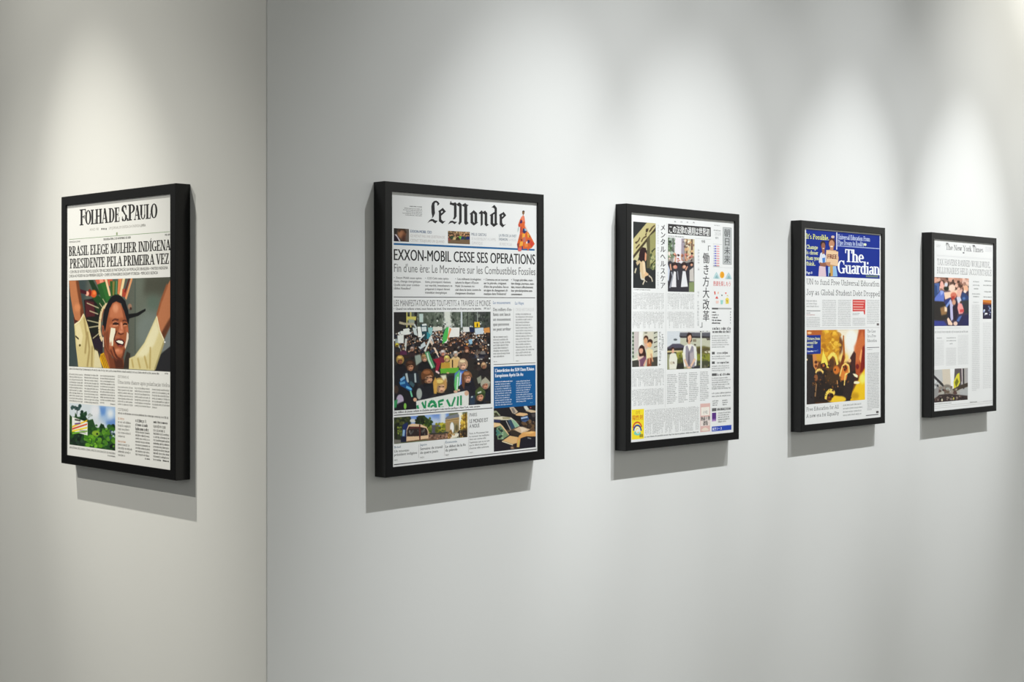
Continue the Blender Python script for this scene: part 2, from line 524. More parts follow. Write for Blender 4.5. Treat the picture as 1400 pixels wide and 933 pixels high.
    def column_text(s, mb, body, top, bottom, width, col, k, bold=0.0):
        """Japanese set vertically; width of a character in the units of the enlarged view"""
        a, b = s.at(k(*top)), s.at(k(*bottom))
        w = s.at(k(top[0] + width, top[1]))[0] - a[0]
        step = (a[1] - b[1]) / len(body)
        mb.lift()
        for i, ch in enumerate(body):
            vs, fs, adv = glyph(ch)
            if not vs: continue
            x0, x1 = min(p[0] for p in vs), max(p[0] for p in vs)
            y1 = a[1] - step * i
            for i2, dx in enumerate((-bold, 0.0, bold) if bold > 0.001 else (0.0,)):
                mb.mesh([(a[0] + (px + dx - 0.5) * w, y1 - step * 0.88 + py * step) for px, py in vs], fs, col, i2)
    def body(s, mb, tl, tr, bl, lines, col, k=None, dense=1.0, weight=0.22, align='justify', last=0.6, fill=0.62):
        """lines of small print too fine to read"""
        if k: tl, tr, bl = k(*tl), k(*tr), k(*bl)
        a, b, c2 = s.at(tl), s.at(tr), s.at(bl)
        v1, v0 = (a[1] + b[1]) / 2, c2[1] + (b[1] - a[1]) / 2
        pitch = (v1 - v0) / lines
        u0, u1 = a[0], b[0]
        rng = s.rng
        mb.lift()
        xh = pitch * fill * 0.72
        cw = pitch * 0.40 / dense
        for i in range(lines):
            y = v1 - pitch * (i + 0.5 + fill * 0.45)
            L = u1 - u0
            if i == lines - 1 and lines > 1: L *= last
            elif align != 'justify': L *= rng.uniform(0.78, 1.0)
            x = u0 + (u1 - u0 - L if align == 'right' else 0)
            end = x + L
            while x < end - cw:
                n = min(rng.choice((2, 3, 4, 5, 6, 7, 8)), max(1, int((end - x) / cw)))
                for j in range(n):
                    up = rng.random() < 0.25
                    hgt = xh * (1.45 if up else 1.0)
                    lo = -xh * 0.4 if rng.random() < 0.1 else 0
                    w = cw * weight
                    mb.poly([(x, y + lo), (x + w, y + lo), (x + w, y + hgt), (x, y + hgt)], col)
                    r = rng.random()
                    if r < 0.75:
                        mb.poly([(x + w, y + xh * 0.78), (x + cw * 0.72, y + xh * 0.78), (x + cw * 0.72, y + xh), (x + w, y + xh)], col)
                    if r < 0.6:
                        mb.poly([(x + w, y), (x + cw * 0.72, y), (x + cw * 0.72, y + xh * 0.22), (x + w, y + xh * 0.22)], col)
                    if r > 0.45:
                        mb.poly([(x + cw * 0.55, y), (x + cw * 0.55 + w, y), (x + cw * 0.55 + w, y + xh), (x + cw * 0.55, y + xh)], col)
                    x += cw
                x += cw * 0.55
    def jbody(s, mb, tl, tr, bl, cols, rows, col, k=None, skip=0.04, fill=0.72):
        """vertical Japanese small print too fine to read"""
        if k: tl, tr, bl = k(*tl), k(*tr), k(*bl)
        a, b, c2 = s.at(tl), s.at(tr), s.at(bl)
        v1, v0 = (a[1] + b[1]) / 2, c2[1] + (b[1] - a[1]) / 2
        pw, ph = (b[0] - a[0]) / cols, (v1 - v0) / rows
        rng = s.rng
        mb.lift()
        for i in range(cols):
            stop = rows if rng.random() < 0.7 else int(rows * rng.uniform(0.5, 1))
            for j in range(stop):
                if rng.random() < skip: continue
                x, y = a[0] + pw * (i + 0.5), v1 - ph * (j + 0.5)
                w, h = pw * fill / 2, ph * fill / 2
                tw, th = w * 0.34, h * 0.30
                for _ in range(rng.choice((1, 2, 2))):
                    yy = y + rng.uniform(-h, h)
                    mb.poly([(x - w, yy - th / 2), (x + w, yy - th / 2), (x + w, yy + th / 2), (x - w, yy + th / 2)], col)
                for _ in range(rng.choice((1, 1, 2))):
                    xx = x + rng.uniform(-w, w) * 0.8
                    mb.poly([(xx - tw / 2, y - h), (xx + tw / 2, y - h), (xx + tw / 2, y + h), (xx - tw / 2, y + h)], col)

# ---------------------------------------------------------------- printed photographs
def blur(m, sig):
    if sig <= 0.2: return m
    r = max(1, int(sig * 2.6))
    kx = np.exp(-0.5 * (np.arange(-r, r + 1) / sig) ** 2)
    kx /= kx.sum()
    for ax in (0, 1):
        p = np.pad(m, [(r, r) if i == ax else (0, 0) for i in range(m.ndim)], mode='edge')
        out = np.zeros_like(m)
        n = m.shape[ax]
        for i, w in enumerate(kx):
            out += w * (p[i:i + n] if ax == 0 else p[:, i:i + n])
        m = out
    return m

class Picture:
    """a halftone picture on a page: shapes are inked onto a fine grid, which becomes the coloured mesh"""
    def __init__(s, page, k, tl, tr, bl, br, base, cell=0.0009, seed=1, sharp=0.6):
        s.sharp = sharp
        s.page, s.k = page, k
        a, b, c2, d = (page.at(k(*p)) for p in (tl, tr, bl, br))
        s.u0, s.u1 = (a[0] + c2[0]) / 2, (b[0] + d[0]) / 2
        s.v1, s.v0 = (a[1] + b[1]) / 2, (c2[1] + d[1]) / 2
        s.nx, s.ny = int((s.u1 - s.u0) / cell) + 1, int((s.v1 - s.v0) / cell) + 1
        s.C = np.empty((s.ny, s.nx, 3))
        s.C[:] = base
        s.rng = random.Random(seed)
        s.np = np.random.default_rng(seed)
        # how many grid cells one unit of the enlarged view spans
        s.unit = s.nx / max(1e-6, (tr[0] - tl[0] + br[0] - bl[0]) / 2)
    def px(s, p):
        u, v = s.page.at(s.k(*p))
        return ((u - s.u0) / (s.u1 - s.u0) * (s.nx - 1), (s.v1 - v) / (s.v1 - s.v0) * (s.ny - 1))
    def _put(s, mask, x0, y0, col, soft, op):
        h, w = mask.shape
        mask = blur(mask, max(0.35, soft * s.sharp))
        X0, Y0, X1, Y1 = max(0, x0), max(0, y0), min(s.nx, x0 + w), min(s.ny, y0 + h)
        if X1 <= X0 or Y1 <= Y0: return
        m = (mask[Y0 - y0:Y1 - y0, X0 - x0:X1 - x0] * op)[..., None]
        s.C[Y0:Y1, X0:X1] = s.C[Y0:Y1, X0:X1] * (1 - m) + np.array(col, float) * m
    def poly(s, pts, col, soft=0.5, op=1.0, raw=False):
        q = pts if raw else [s.px(p) for p in pts]
        pad = int(soft * 3) + 2
        x0, y0 = int(min(p[0] for p in q)) - pad, int(min(p[1] for p in q)) - pad
        x1, y1 = int(max(p[0] for p in q)) + pad, int(max(p[1] for p in q)) + pad
        x0, y0, x1, y1 = max(x0, -60), max(y0, -60), min(x1, s.nx + 60), min(y1, s.ny + 60)
        if x1 <= x0 or y1 <= y0: return
        S = 2
        gx, gy = np.meshgrid(np.arange(x0 * S, x1 * S) / S + 0.25, np.arange(y0 * S, y1 * S) / S + 0.25)
        ins = np.zeros(gx.shape, bool)
        for (ax, ay), (bx, by) in zip(q, q[1:] + q[:1]):
            if ay == by: continue
            t = (gy - ay) / (by - ay)
            ins ^= ((ay > gy) != (by > gy)) & (gx < ax + t * (bx - ax))
        m = ins.astype(float)
        m = m.reshape(m.shape[0] // S, S, m.shape[1] // S, S).mean(axis=(1, 3))
        s._put(m, x0, y0, col, soft, op)
    def oval(s, x, y, rx, ry, col, soft=0.5, op=1.0, rot=0.0):
        cr, sr = math.cos(R(rot)), math.sin(R(rot))
        s.poly([(x + rx * math.cos(a) * cr - ry * math.sin(a) * sr, y + rx * math.cos(a) * sr + ry * math.sin(a) * cr)
                for a in [i * math.pi / 9 for i in range(18)]], col, soft, op)
    def line(s, pts, w, col, soft=0.4, op=1.0):
        q = [s.px(p) for p in pts]
        hw = w * s.unit / 2
        for (ax, ay), (bx, by) in zip(q, q[1:]):
            d = math.hypot(bx - ax, by - ay) or 1
            nx, ny = -(by - ay) / d * hw, (bx - ax) / d * hw
            s.poly([(ax + nx, ay + ny), (bx + nx, by + ny), (bx - nx, by - ny), (ax - nx, ay - ny)], col, soft, op, raw=True)
    def dabs(s, n, x0, x1, y0, y1, size, cols, soft=0.6, op=1.0, tall=1.0):
        for _ in range(n):
            x, y = s.rng.uniform(x0, x1), s.rng.uniform(y0, y1)
            r = s.rng.uniform(*size)
            c = s.rng.choice(cols)
            j = s.rng.uniform(-12, 12)
            s.oval(x, y, r, r * tall * s.rng.uniform(0.7, 1.3), [v + j for v in c], soft, op, s.rng.uniform(-40, 40))
    def head(s, x, y, r, hair, skin=(205, 160, 130), coat=None, look=0.0, eyes=True):
        """a person of the crowd: coat, hair, face"""
        dim = lambda c, k: [v * k for v in c]
        if coat:
            s.poly([(x - 2.0 * r, y + 3.8 * r), (x - 1.7 * r, y + 1.9 * r), (x - .6 * r, y + 1.1 * r), (x + .6 * r, y + 1.1 * r), (x + 1.7 * r, y + 1.9 * r), (x + 2.0 * r, y + 3.8 * r)], coat, 0.7)
            s.oval(x, y + 1.35 * r, .7 * r, .5 * r, dim(coat, .7), 1.0)
        s.oval(x, y, r * 1.02, r * 1.2, dim(hair, .8), 0.6)
        dx = look * r
        s.poly([(x + dx + r * .64 * math.cos(a) * (1 - .18 * max(0, math.sin(a))), y + .38 * r + r * .78 * math.sin(a)) for a in [i * math.pi / 8 for i in range(16)]], skin, 0.6)
        s.oval(x + dx - .5 * r, y + .5 * r, r * .22, r * .6, dim(skin, .62), 0.9, .75)
        s.oval(x + dx + .1 * r, y + 1.0 * r, r * .4, r * .2, dim(skin, .72), 1.0, .7)
        if eyes and r > 8:
            s.oval(x + dx, y + .2 * r, r * .5, r * .16, dim(skin, .72), 1.0, .7)
            for e in (-.27, .30):
                s.oval(x + dx + e * r, y + .22 * r, r * .14, r * .08, (50, 32, 28), .5, .9)
            s.oval(x + dx + .06 * r, y + .5 * r, r * .09, r * .16, [min(240, v * 1.1) for v in skin], .7, .8)
            s.oval(x + dx + .04 * r, y + .84 * r, r * .2, r * .07, (136, 74, 70), .5, .8)
        # fringe and a sheen on the crown
        s.poly([(x - r * .98, y + .5 * r), (x - r * 1.0, y - r * .5), (x - .5 * r, y - 1.1 * r), (x + .4 * r, y - 1.12 * r), (x + r * .95, y - r * .5), (x + r * .96, y + .45 * r),
                (x + dx + r * .6, y + .1 * r), (x + dx + r * .3, y - .14 * r), (x + dx - r * .2, y - .02 * r), (x + dx - r * .6, y + .15 * r)], dim(hair, .86), .7)
        s.oval(x - .1 * r, y - .62 * r, .6 * r, .3 * r, [min(240, v * 1.25 + 8) for v in hair], 1.5, .8)
    def done(s, name='news_photo', label=None, grain=3.0):
        g = s.C.mean(axis=2, keepdims=True)
        s.C = g + (s.C - g) * 1.02                      # press inks: a little more colour and contrast
        s.C = 112 + (s.C - 112) * 1.12
        C = np.clip(s.C + s.np.normal(0, grain, (s.ny, s.nx, 1)), 2, 250) / 255
        C = np.where(C <= 0.04045, C / 12.92, ((C + 0.055) / 1.055) ** 2.4)
        y = s.page.face - 2e-5
        U, V = np.meshgrid(np.linspace(s.u0, s.u1, s.nx), np.linspace(s.v1, s.v0, s.ny))
        verts = np.stack([U, np.full_like(U, y), V], -1).reshape(-1, 3)
        I = np.arange(s.nx * s.ny).reshape(s.ny, s.nx)
        F = np.stack([I[:-1, :-1], I[1:, :-1], I[1:, 1:], I[:-1, 1:]], -1).reshape(-1, 4)
        o = ink_mesh(name, verts.tolist(), F.tolist(), C.reshape(-1, 3), s.page.paper, True)
        if label: o['label'] = label
        return o
INK = (38, 36, 36)
GREY = (120, 118, 116)
PALE = (176, 174, 170)
# ================================================================ page on the left wall
P = Page('black-framed front page with a laughing woman raising both arms, alone on the left wall', 'left', 0.49875, 1.46565, -0.0004)
a, b, c3 = K(88, 260, 9.3333), K(88, 320, 9.3333), K(70, 500, 6.6667)
m = P.part()
for t, p0, p1, cap in (('F', (205, 452), (272, 447), 205), ('OLHA', (272, 447), (546, 418), 186), ('DE', (574, 416), (702, 405), 184),
                       ('S', (734, 402), (796, 395), 206), ('.', (797, 394), (815, 392), 200), ('P', (820, 391), (897, 383), 206), ('AULO', (895, 384), (1180, 356), 186)):
    P.text(m, t, p0, p1, cap, (42, 40, 42), a, 'serif', stem=0.235, hair=0.065)
P.done('masthead', m)
m = P.part()
P.text(m, 'ANO 98', (325, 522), (436, 512), 32, PALE, a)
for x in (480, 505, 532):
    P.rect(m, (x - 7, 486), (x + 7, 485), (x - 7, 508), (x + 7, 507), (60, 58, 58), a)
P.text(m, 'UM JORNAL EM DEFESA DA ENERGIA', (570, 500), (965, 472), 32, PALE, a)
P.text(m, 'LIMPA', (972, 470), (1036, 466), 34, (110, 108, 106), a, bold=0.01)
P.rule(m, (62, 632), (1345, 530), 0.55, (110, 150, 90), a)
P.rect(m, (663, 540), (678, 539), (660, 575), (681, 574), (150, 165, 130), a)
P.text(m, 'SEGUNDA-FEIRA, 2 DE NOVEMBRO DE 2028', (500, 642), (845, 618), 26, (80, 78, 78), a, bold=0.025)
P.text(m, 'WWW.FOLHA.COM.BR', (62, 676), (202, 664), 20, GREY, a)
P.text(m, 'R$ 5,00', (1285, 583), (1345, 578), 22, (80, 80, 80), a, bold=0.02)
P.done('dateline', m)
m = P.part()
P.text(m, 'BRASIL ELEGE MULHER INDÍGENA', (62, 288), (1349, 203), 124, INK, b, 'serif', stem=0.215, hair=0.085)
P.text(m, 'PRESIDENTE PELA PRIMEIRA VEZ', (75, 445), (1330, 379), 124, INK, b, 'serif', stem=0.215, hair=0.085)
P.done('headline', m)
m = P.part()
P.text(m, '• COM 78% DE VOTOS VÁLIDOS, ELEIÇÃO TEM RECORDES DE PARTICIPAÇÃO DA POPULAÇÃO BRASILEIRA • PARTIDO INDÍGENA', (62, 503), (1320, 451), 34, (60, 58, 58), b, bold=0.02)
P.text(m, 'CHEGA AO PODER NA SUA PRIMEIRA ELEIÇÃO • CHEFES ESTRANGEIROS SAÚDAM VITORIOSA • MERCADO SILENCIA', (62, 558), (1192, 511), 34, (60, 58, 58), b, bold=0.02)
P.done('subheadline', m)

# the large picture: a laughing woman in a feather headdress
k = K(70, 370, 6.6667)
F = Picture(P, k, (162, 94), (1090, 57), (162, 880), (1090, 919), (90, 95, 89), 0.0008, 3, 0.8)
F.poly([(150, 50), (330, 50), (300, 400), (240, 880), (150, 900)], (66, 77, 78), 9)
F.poly([(750, 40), (1100, 40), (1100, 930), (750, 930)], (104, 110, 101), 12)
F.poly([(860, 40), (1100, 40), (1100, 230), (840, 220)], (80, 81, 72), 12)
F.oval(900, 560, 130, 200, (118, 127, 123), 16)
F.poly([(720, 90), (765, 90), (765, 760), (720, 760)], (96, 100, 92), 5)
F.line([(766, 80), (766, 760)], 9, (82, 90, 84), 1)
F.oval(930, 300, 60, 70, (86, 108, 98), 10, 0.5)
F.poly([(1090, 480), (1090, 700), (1000, 750), (1035, 640)], (120, 126, 128), 1)
F.poly([(1090, 690), (1000, 765), (930, 925), (1090, 925)], (44, 44, 48), 1)
# feathers
F.poly([(300, 270), (400, 255), (490, 330), (450, 500), (470, 770), (410, 740), (350, 560), (310, 440)], (36, 27, 30), 1.2)
F.poly([(310, 272), (390, 290), (400, 420), (316, 430)], (84, 38, 44), 2)
F.poly([(330, 430), (440, 420), (440, 600), (360, 560)], (30, 34, 28), 2)
F.poly([(370, 640), (470, 590), (470, 760), (400, 740)], (46, 34, 48), 2)
F.poly([(340, 88), (380, 86), (450, 220), (400, 230)], (34, 58, 38), 1)
F.poly([(400, 84), (495, 78), (520, 150), (430, 150)], (196, 104, 84), 1.2)
F.poly([(440, 80), (470, 78), (480, 110), (445, 118)], (230, 150, 125), 1)
F.poly([(420, 130), (500, 100), (545, 260), (500, 330), (470, 320)], (44, 92, 46), 1)
F.poly([(455, 125), (500, 108), (540, 250), (510, 290)], (56, 112, 54), 1.5, 0.7)
F.poly([(372, 252), (430, 226), (510, 310), (465, 360)], (36, 76, 40), 1)
F.poly([(395, 330), (460, 300), (480, 360), (430, 400)], (38, 58, 34), 1.2)
F.poly([(510, 76), (560, 74), (560, 150), (525, 140)], (188, 96, 72), 1)
F.poly([(535, 100), (612, 94), (628, 225), (545, 235)], (52, 92, 44), 1)
F.poly([(560, 100), (580, 100), (575, 230), (560, 230)], (134, 120, 70), 1)
F.poly([(590, 96), (604, 96), (600, 220), (586, 225)], (92, 128, 104), 1)
F.poly([(488, 78), (508, 77), (545, 232), (528, 236)], (232, 196, 158), 0.8)
F.poly([(612, 74), (648, 72), (624, 225), (604, 215)], (206, 128, 88), 1)
F.poly([(652, 70), (676, 70), (640, 255), (620, 238)], (226, 204, 160), 0.8)
F.poly([(650, 172), (692, 166), (682, 250), (646, 238)], (168, 74, 56), 1.2)
F.line([(715, 72), (672, 200)], 10, (96, 42, 36), 0.7)
F.line([(736, 72), (680, 262)], 16, (214, 152, 110), 0.8)
F.oval(388, 214, 28, 36, (204, 92, 48), 1.2)
F.oval(394, 206, 14, 18, (226, 130, 70), 1.5)
F.oval(352, 205, 16, 34, (128, 40, 30), 1)
F.oval(328, 212, 18, 22, (232, 172, 152), 0.8)
F.line([(262, 188), (322, 206)], 18, (72, 26, 38), 1)
for p, q in (((325, 298), (435, 345)), ((330, 456), (440, 482)), ((345, 522), (440, 507)), ((380, 622), (440, 572)), ((440, 300), (478, 352)), ((350, 370), (430, 400)), ((470, 260), (505, 320))):
    F.line([p, q], 6, (188, 180, 150), 0.6, 0.85)
F.line([(520, 312), (490, 330), (462, 375), (446, 450), (440, 540), (450, 600), (468, 640)], 22, (214, 194, 154), 0.7)
F.line([(484, 350), (468, 400), (462, 470)], 8, (140, 90, 70), 0.7)
F.poly([(700, 400), (780, 390), (860, 350), (862, 370), (795, 416), (705, 442)], (20, 21, 24), 0.7)
F.oval(718, 330, 18, 26, (150, 118, 100), 1)
F.oval(726, 350, 10, 14, (70, 48, 44), 1)
# hair and face
F.poly([(470, 545), (474, 440), (484, 362), (518, 288), (550, 240), (585, 222), (632, 230), (676, 280), (702, 366), (712, 440), (706, 490), (690, 480), (640, 300), (560, 310), (530, 380), (512, 470), (500, 550)], (24, 24, 30), 0.9)
F.line([(520, 330), (505, 420), (498, 500)], 22, (30, 28, 32), 1)
F.poly([(476, 560), (500, 560), (520, 720), (560, 800), (640, 815), (660, 800), (668, 895), (512, 895), (486, 780)], (120, 68, 46), 1)
F.poly([(486, 700), (520, 770), (540, 895), (512, 895), (484, 790)], (150, 88, 60), 2)
F.poly([(570, 800), (650, 810), (662, 895), (590, 895)], (82, 46, 34), 3)
F.poly([(513, 440), (533, 350), (558, 302), (593, 284), (632, 300), (664, 370), (684, 440), (700, 490), (706, 560), (704, 620), (690, 680), (672, 740), (650, 795), (616, 816), (570, 798), (528, 750), (500, 700), (484, 620), (494, 550)], (156, 92, 62), 0.9)
F.poly([(488, 570), (525, 540), (530, 690), (545, 760), (505, 705)], (126, 72, 50), 3)
F.poly([(540, 360), (570, 305), (600, 292), (632, 318), (655, 380), (660, 430), (610, 440), (560, 440), (530, 430)], (184, 116, 84), 3)
F.oval(588, 345, 26, 40, (208, 144, 112), 4)
F.poly([(640, 320), (664, 372), (684, 440), (676, 470), (655, 400)], (138, 80, 56), 2)
F.oval(560, 505, 30, 16, (186, 116, 86), 2.5)
F.oval(690, 540, 12, 26, (176, 104, 78), 2)
# eyes, squeezed by the laugh
F.line([(556, 462), (580, 446), (616, 452)], 7, (92, 50, 40), 0.8)
F.line([(650, 462), (672, 456), (692, 466)], 7, (92, 50, 40), 0.8)
F.line([(596, 452), (610, 478), (622, 500)], 7, (116, 64, 48), 1)
F.oval(586, 474, 28, 7, (196, 130, 102), 1)
F.line([(562, 494), (578, 482), (598, 482), (614, 492)], 8, (44, 24, 20), 0.5)
F.line([(574, 490), (604, 491)], 7, (58, 34, 28), 0.6)
F.line([(656, 498), (672, 486), (694, 494)], 8, (44, 24, 20), 0.5)
F.line([(566, 504), (590, 508), (612, 502)], 5, (208, 146, 116), 0.8)
F.line([(658, 506), (690, 504)], 5, (200, 136, 106), 0.8)
# nose
F.poly([(628, 470), (648, 470), (662, 545), (660, 572), (622, 572), (612, 556), (624, 520)], (186, 114, 86), 1.2)
F.line([(640, 478), (646, 540)], 9, (216, 152, 122), 1.5)
F.oval(636, 560, 14, 10, (206, 138, 108), 1.5)
F.poly([(612, 566), (636, 580), (666, 570), (660, 582), (634, 590), (610, 578)], (84, 42, 32), 0.8)
# face paint
F.poly([(545, 523), (586, 530), (584, 570), (570, 622), (564, 690), (534, 690), (532, 622)], (230, 224, 204), 0.7)
F.poly([(692, 560), (706, 580), (706, 622), (692, 674), (678, 716), (670, 700), (684, 640)], (222, 206, 190), 0.7)
# mouth
F.line([(598, 552), (580, 600), (574, 640)], 8, (84, 44, 34), 0.9)
F.poly([(576, 640), (600, 624), (634, 620), (664, 636), (672, 656), (664, 690), (640, 704), (608, 694), (588, 668)], (124, 62, 52), 0.7)
F.poly([(582, 644), (610, 632), (648, 636), (666, 654), (660, 684), (640, 694), (612, 684), (594, 664)], (54, 20, 20), 0.6)
F.poly([(590, 648), (616, 638), (648, 644), (660, 660), (650, 674), (616, 664)], (240, 232, 220), 0.5)
F.oval(632, 688, 20, 8, (150, 74, 66), 1)
F.oval(606, 606, 22, 10, (176, 106, 80), 2)
# chin and the folds of the laugh
F.oval(614, 742, 40, 28, (192, 118, 88), 3)
F.oval(604, 730, 20, 12, (214, 146, 114), 2.5)
F.line([(566, 700), (582, 760), (604, 798), (640, 818)], 13, (92, 48, 36), 1.4)
F.line([(540, 720), (566, 786), (600, 826)], 10, (104, 56, 42), 1.6)
F.oval(540, 690, 10, 40, (180, 108, 80), 3, 0.8, 10)
F.line([(668, 720), (656, 780), (640, 812)], 12, (104, 58, 44), 1.5)
F.poly([(462, 500), (480, 505), (488, 560), (476, 600), (464, 580)], (150, 88, 64), 1)
F.line([(472, 520), (478, 560)], 5, (96, 52, 40), 0.8)
F.line([(475, 610), (478, 700)], 8, (216, 200, 184), 0.6)
# clothes
F.poly([(385, 700), (430, 720), (470, 890), (380, 892)], (60, 52, 44), 1)
F.poly([(690, 740), (722, 760), (716, 895), (660, 895), (670, 820)], (58, 50, 45), 1.2)
F.poly([(452, 765), (480, 750), (532, 895), (478, 895), (440, 812)], (214, 164, 36), 0.8)
for i in range(3):
    F.line([(456 + i * 11, 775 - i * 5), (490 + i * 16, 892)], 5, (126, 82, 22), 0.5)
F.poly([(398, 722), (425, 740), (466, 890), (384, 890)], (214, 204, 166), 1)
F.poly([(205, 425), (212, 494), (250, 472), (300, 395), (342, 520), (385, 690), (398, 740), (390, 885), (248, 882), (226, 700)], (206, 192, 142), 0.9)
for p in ([(300, 430), (325, 600), (310, 760)], [(330, 560), (350, 720), (330, 880)], [(375, 690), (370, 880)]):
    F.line(p, 16, (158, 138, 92), 2.2, 0.8)
F.poly([(220, 500), (260, 480), (290, 600), (270, 700), (235, 680)], (222, 210, 168), 3)
F.line([(222, 600), (252, 628)], 8, (60, 54, 40), 0.8)
F.oval(262, 684, 10, 11, (96, 84, 46), 0.8)
F.poly([(712, 802), (762, 780), (850, 660), (960, 418), (1000, 560), (1032, 642), (992, 760), (942, 915), (708, 900)], (212, 200, 152), 0.9)
F.poly([(770, 790), (850, 680), (955, 450), (985, 560), (940, 680), (860, 790)], (226, 219, 184), 4)
for p in ([(790, 800), (812, 895)], [(850, 780), (880, 895)], [(905, 700), (900, 900)], [(735, 810), (750, 890)]):
    F.line(p, 12, (184, 164, 108), 2)
F.line([(1030, 650), (990, 770), (945, 905)], 12, (168, 156, 112), 1.5)
# arms
F.poly([(205, 425), (262, 440), (250, 472), (212, 494)], (84, 42, 36), 1)
F.poly([(164, 94), (240, 92), (268, 220), (294, 395), (258, 468), (218, 450), (200, 380), (176, 230)], (182, 120, 84), 0.9)
F.poly([(225, 92), (250, 92), (300, 395), (270, 440), (262, 330), (240, 200)], (112, 66, 42), 2.5)
F.oval(240, 340, 30, 34, (206, 138, 98), 5)
F.line([(296, 398), (262, 462), (214, 496)], 7, (232, 222, 186), 0.7)
F.poly([(1092, 78), (1092, 490), (1025, 632), (986, 552), (960, 420), (1000, 290), (1052, 150)], (182, 120, 86), 0.9)
F.poly([(1092, 420), (1062, 470), (1005, 570), (1026, 634), (1092, 500)], (98, 60, 42), 3)
F.line([(1060, 130), (1000, 290), (966, 410)], 14, (150, 92, 62), 2)
F.line([(962, 420), (990, 550), (1030, 640)], 8, (232, 224, 192), 0.7)
F.oval(1036, 655, 8, 8, (235, 235, 235), 0.5)
F.done('news_photo', 'large colour picture of a laughing woman in a feather headdress')

m = P.part()
P.body(m, (165, 14), (985, 62), (165, 40), 1, (70, 70, 70), c3, last=1, weight=0.3)
P.body(m, (1035, 60), (1072, 63), (1035, 84), 1, (70, 70, 70), c3, weight=0.3)
P.done('photo_caption', m)
m = P.part()
for x0, x1, y0, y1, l in ((165, 289, 62, 328, 0.98), (302, 434, 68, 340, 1.0), (447, 584, 76, 345, 0.3)):
    P.body(m, (x0, y0), (x1, y0 + (x1 - x0) * .12), (x0, y1), 11, (88, 87, 85), c3, dense=1.1, weight=0.26, last=l)
P.body(m, (540, 342), (585, 346), (540, 360), 1, (60, 60, 60), c3, weight=0.35)
P.done('text_column', m)
m = P.part()
P.text(m, 'EDITORIAIS A2', (608, 113), (706, 120), 24, (130, 128, 126), c3)
P.text(m, 'Uma nova chance após polarização tóxica', (608, 166), (1078, 196), 36, (84, 82, 82), c3, 'serif', stem=0.11, hair=0.07)
P.done('subheadline', m)
m = P.part()
for x0, x1, y0, y1, n, l in ((608, 749, 180, 362, 7, 1), (762, 906, 190, 376, 7, 1), (920, 1080, 202, 392, 7, .3)):
    P.body(m, (x0, y0), (x1, y0 + (x1 - x0) * .1), (x0, y1), n, (92, 90, 88), c3, dense=1.1, weight=0.26, last=l)
P.text(m, 'COTIDIANO', (610, 412), (702, 420), 24, (120, 118, 116), c3)
P.body(m, (610, 420), (1078, 460), (610, 450), 1, (84, 82, 82), c3, weight=0.28, last=1)
P.done('text_column', m)
m = P.part()
for y, n, t in ((468, 1, (196, 140, 96)), (500, 5, (100, 98, 96)), (676, 1, (196, 140, 96)), (706, 4, (100, 98, 96))):
    P.body(m, (610, y), (690 if n == 1 else 744, y + (5 if n == 1 else 9)), (610, y + 32 * n), n, t, c3, dense=0.9, weight=0.26, align='left', last=0.5 if n > 1 else 1)
P.body(m, (768, 484), (893, 494), (768, 596), 3, (70, 68, 68), c3, dense=0.75, weight=0.34, align='left', last=1, fill=0.7)
P.body(m, (768, 592), (903, 604), (768, 824), 8, (92, 90, 88), c3, dense=1.0, weight=0.26, last=1)
P.body(m, (855, 838), (903, 842), (855, 862), 1, (60, 60, 60), c3, weight=0.35)
P.body(m, (932, 500), (1066, 510), (932, 532), 1, (60, 58, 58), c3, weight=0.36, last=1)
P.body(m, (932, 534), (1076, 546), (932, 608), 2, (120, 118, 116), c3, dense=.75, weight=0.26, align='left', last=.8, fill=.7)
P.body(m, (932, 606), (1080, 620), (932, 872), 9, (92, 90, 88), c3, dense=1.0, weight=0.26, last=.5)
P.body(m, (1018, 856), (1076, 862), (1018, 880), 1, (60, 60, 60), c3, weight=0.35)
P.done('text_column', m)
# forest picture
k = c3
F = Picture(P, k, (167, 344), (584, 375), (167, 722), (584, 776), (206, 214, 222), 0.0008, 5, 0.7)
F.poly([(440, 350), (600, 350), (600, 560), (520, 560), (430, 470)], (160, 186, 220), 12)
F.poly([(440, 375), (500, 380), (490, 450), (460, 460)], (106, 146, 206), 5)
F.poly([(490, 520), (590, 480), (590, 590), (530, 560)], (104, 140, 200), 6)
F.oval(540, 440, 30, 40, (222, 228, 236), 8)
F.oval(400, 420, 40, 60, (222, 224, 232), 8)
F.poly([(160, 440), (190, 470), (215, 470), (220, 430), (240, 470), (262, 470), (285, 415), (320, 480), (345, 500), (380, 490), (405, 560), (400, 640), (440, 560), (455, 528), (480, 550), (500, 580), (540, 570), (590, 640), (590, 790), (160, 740)], (44, 78, 44), 1)
F.dabs(16, 190, 275, 370, 410, (8, 16), [(60, 84, 84), (74, 98, 96), (52, 72, 74)], 0.8)
F.line([(238, 400), (232, 470)], 6, (60, 74, 72), 0.6)
F.dabs(9, 325, 375, 440, 490, (5, 10), [(150, 160, 160), (170, 178, 176)], 0.8)
F.dabs(150, 165, 585, 540, 780, (8, 22), [(34, 66, 38), (44, 84, 40), (26, 48, 34), (58, 100, 46), (22, 40, 34)], 1)
F.dabs(40, 265, 320, 420, 500, (6, 14), [(40, 72, 48), (32, 58, 44)], 1)
F.dabs(60, 380, 580, 580, 740, (10, 22), [(86, 136, 44), (70, 120, 44), (104, 156, 52), (44, 84, 38)], 1)
F.dabs(24, 165, 300, 640, 740, (10, 22), [(34, 54, 44), (46, 70, 52), (28, 44, 38)], 1)
F.dabs(30, 315, 410, 640, 745, (8, 18), [(104, 160, 48), (120, 176, 56), (84, 140, 44)], 1)
F.oval(408, 620, 34, 26, (140, 170, 60), 2)
F.oval(420, 626, 10, 9, (24, 44, 30), 1)
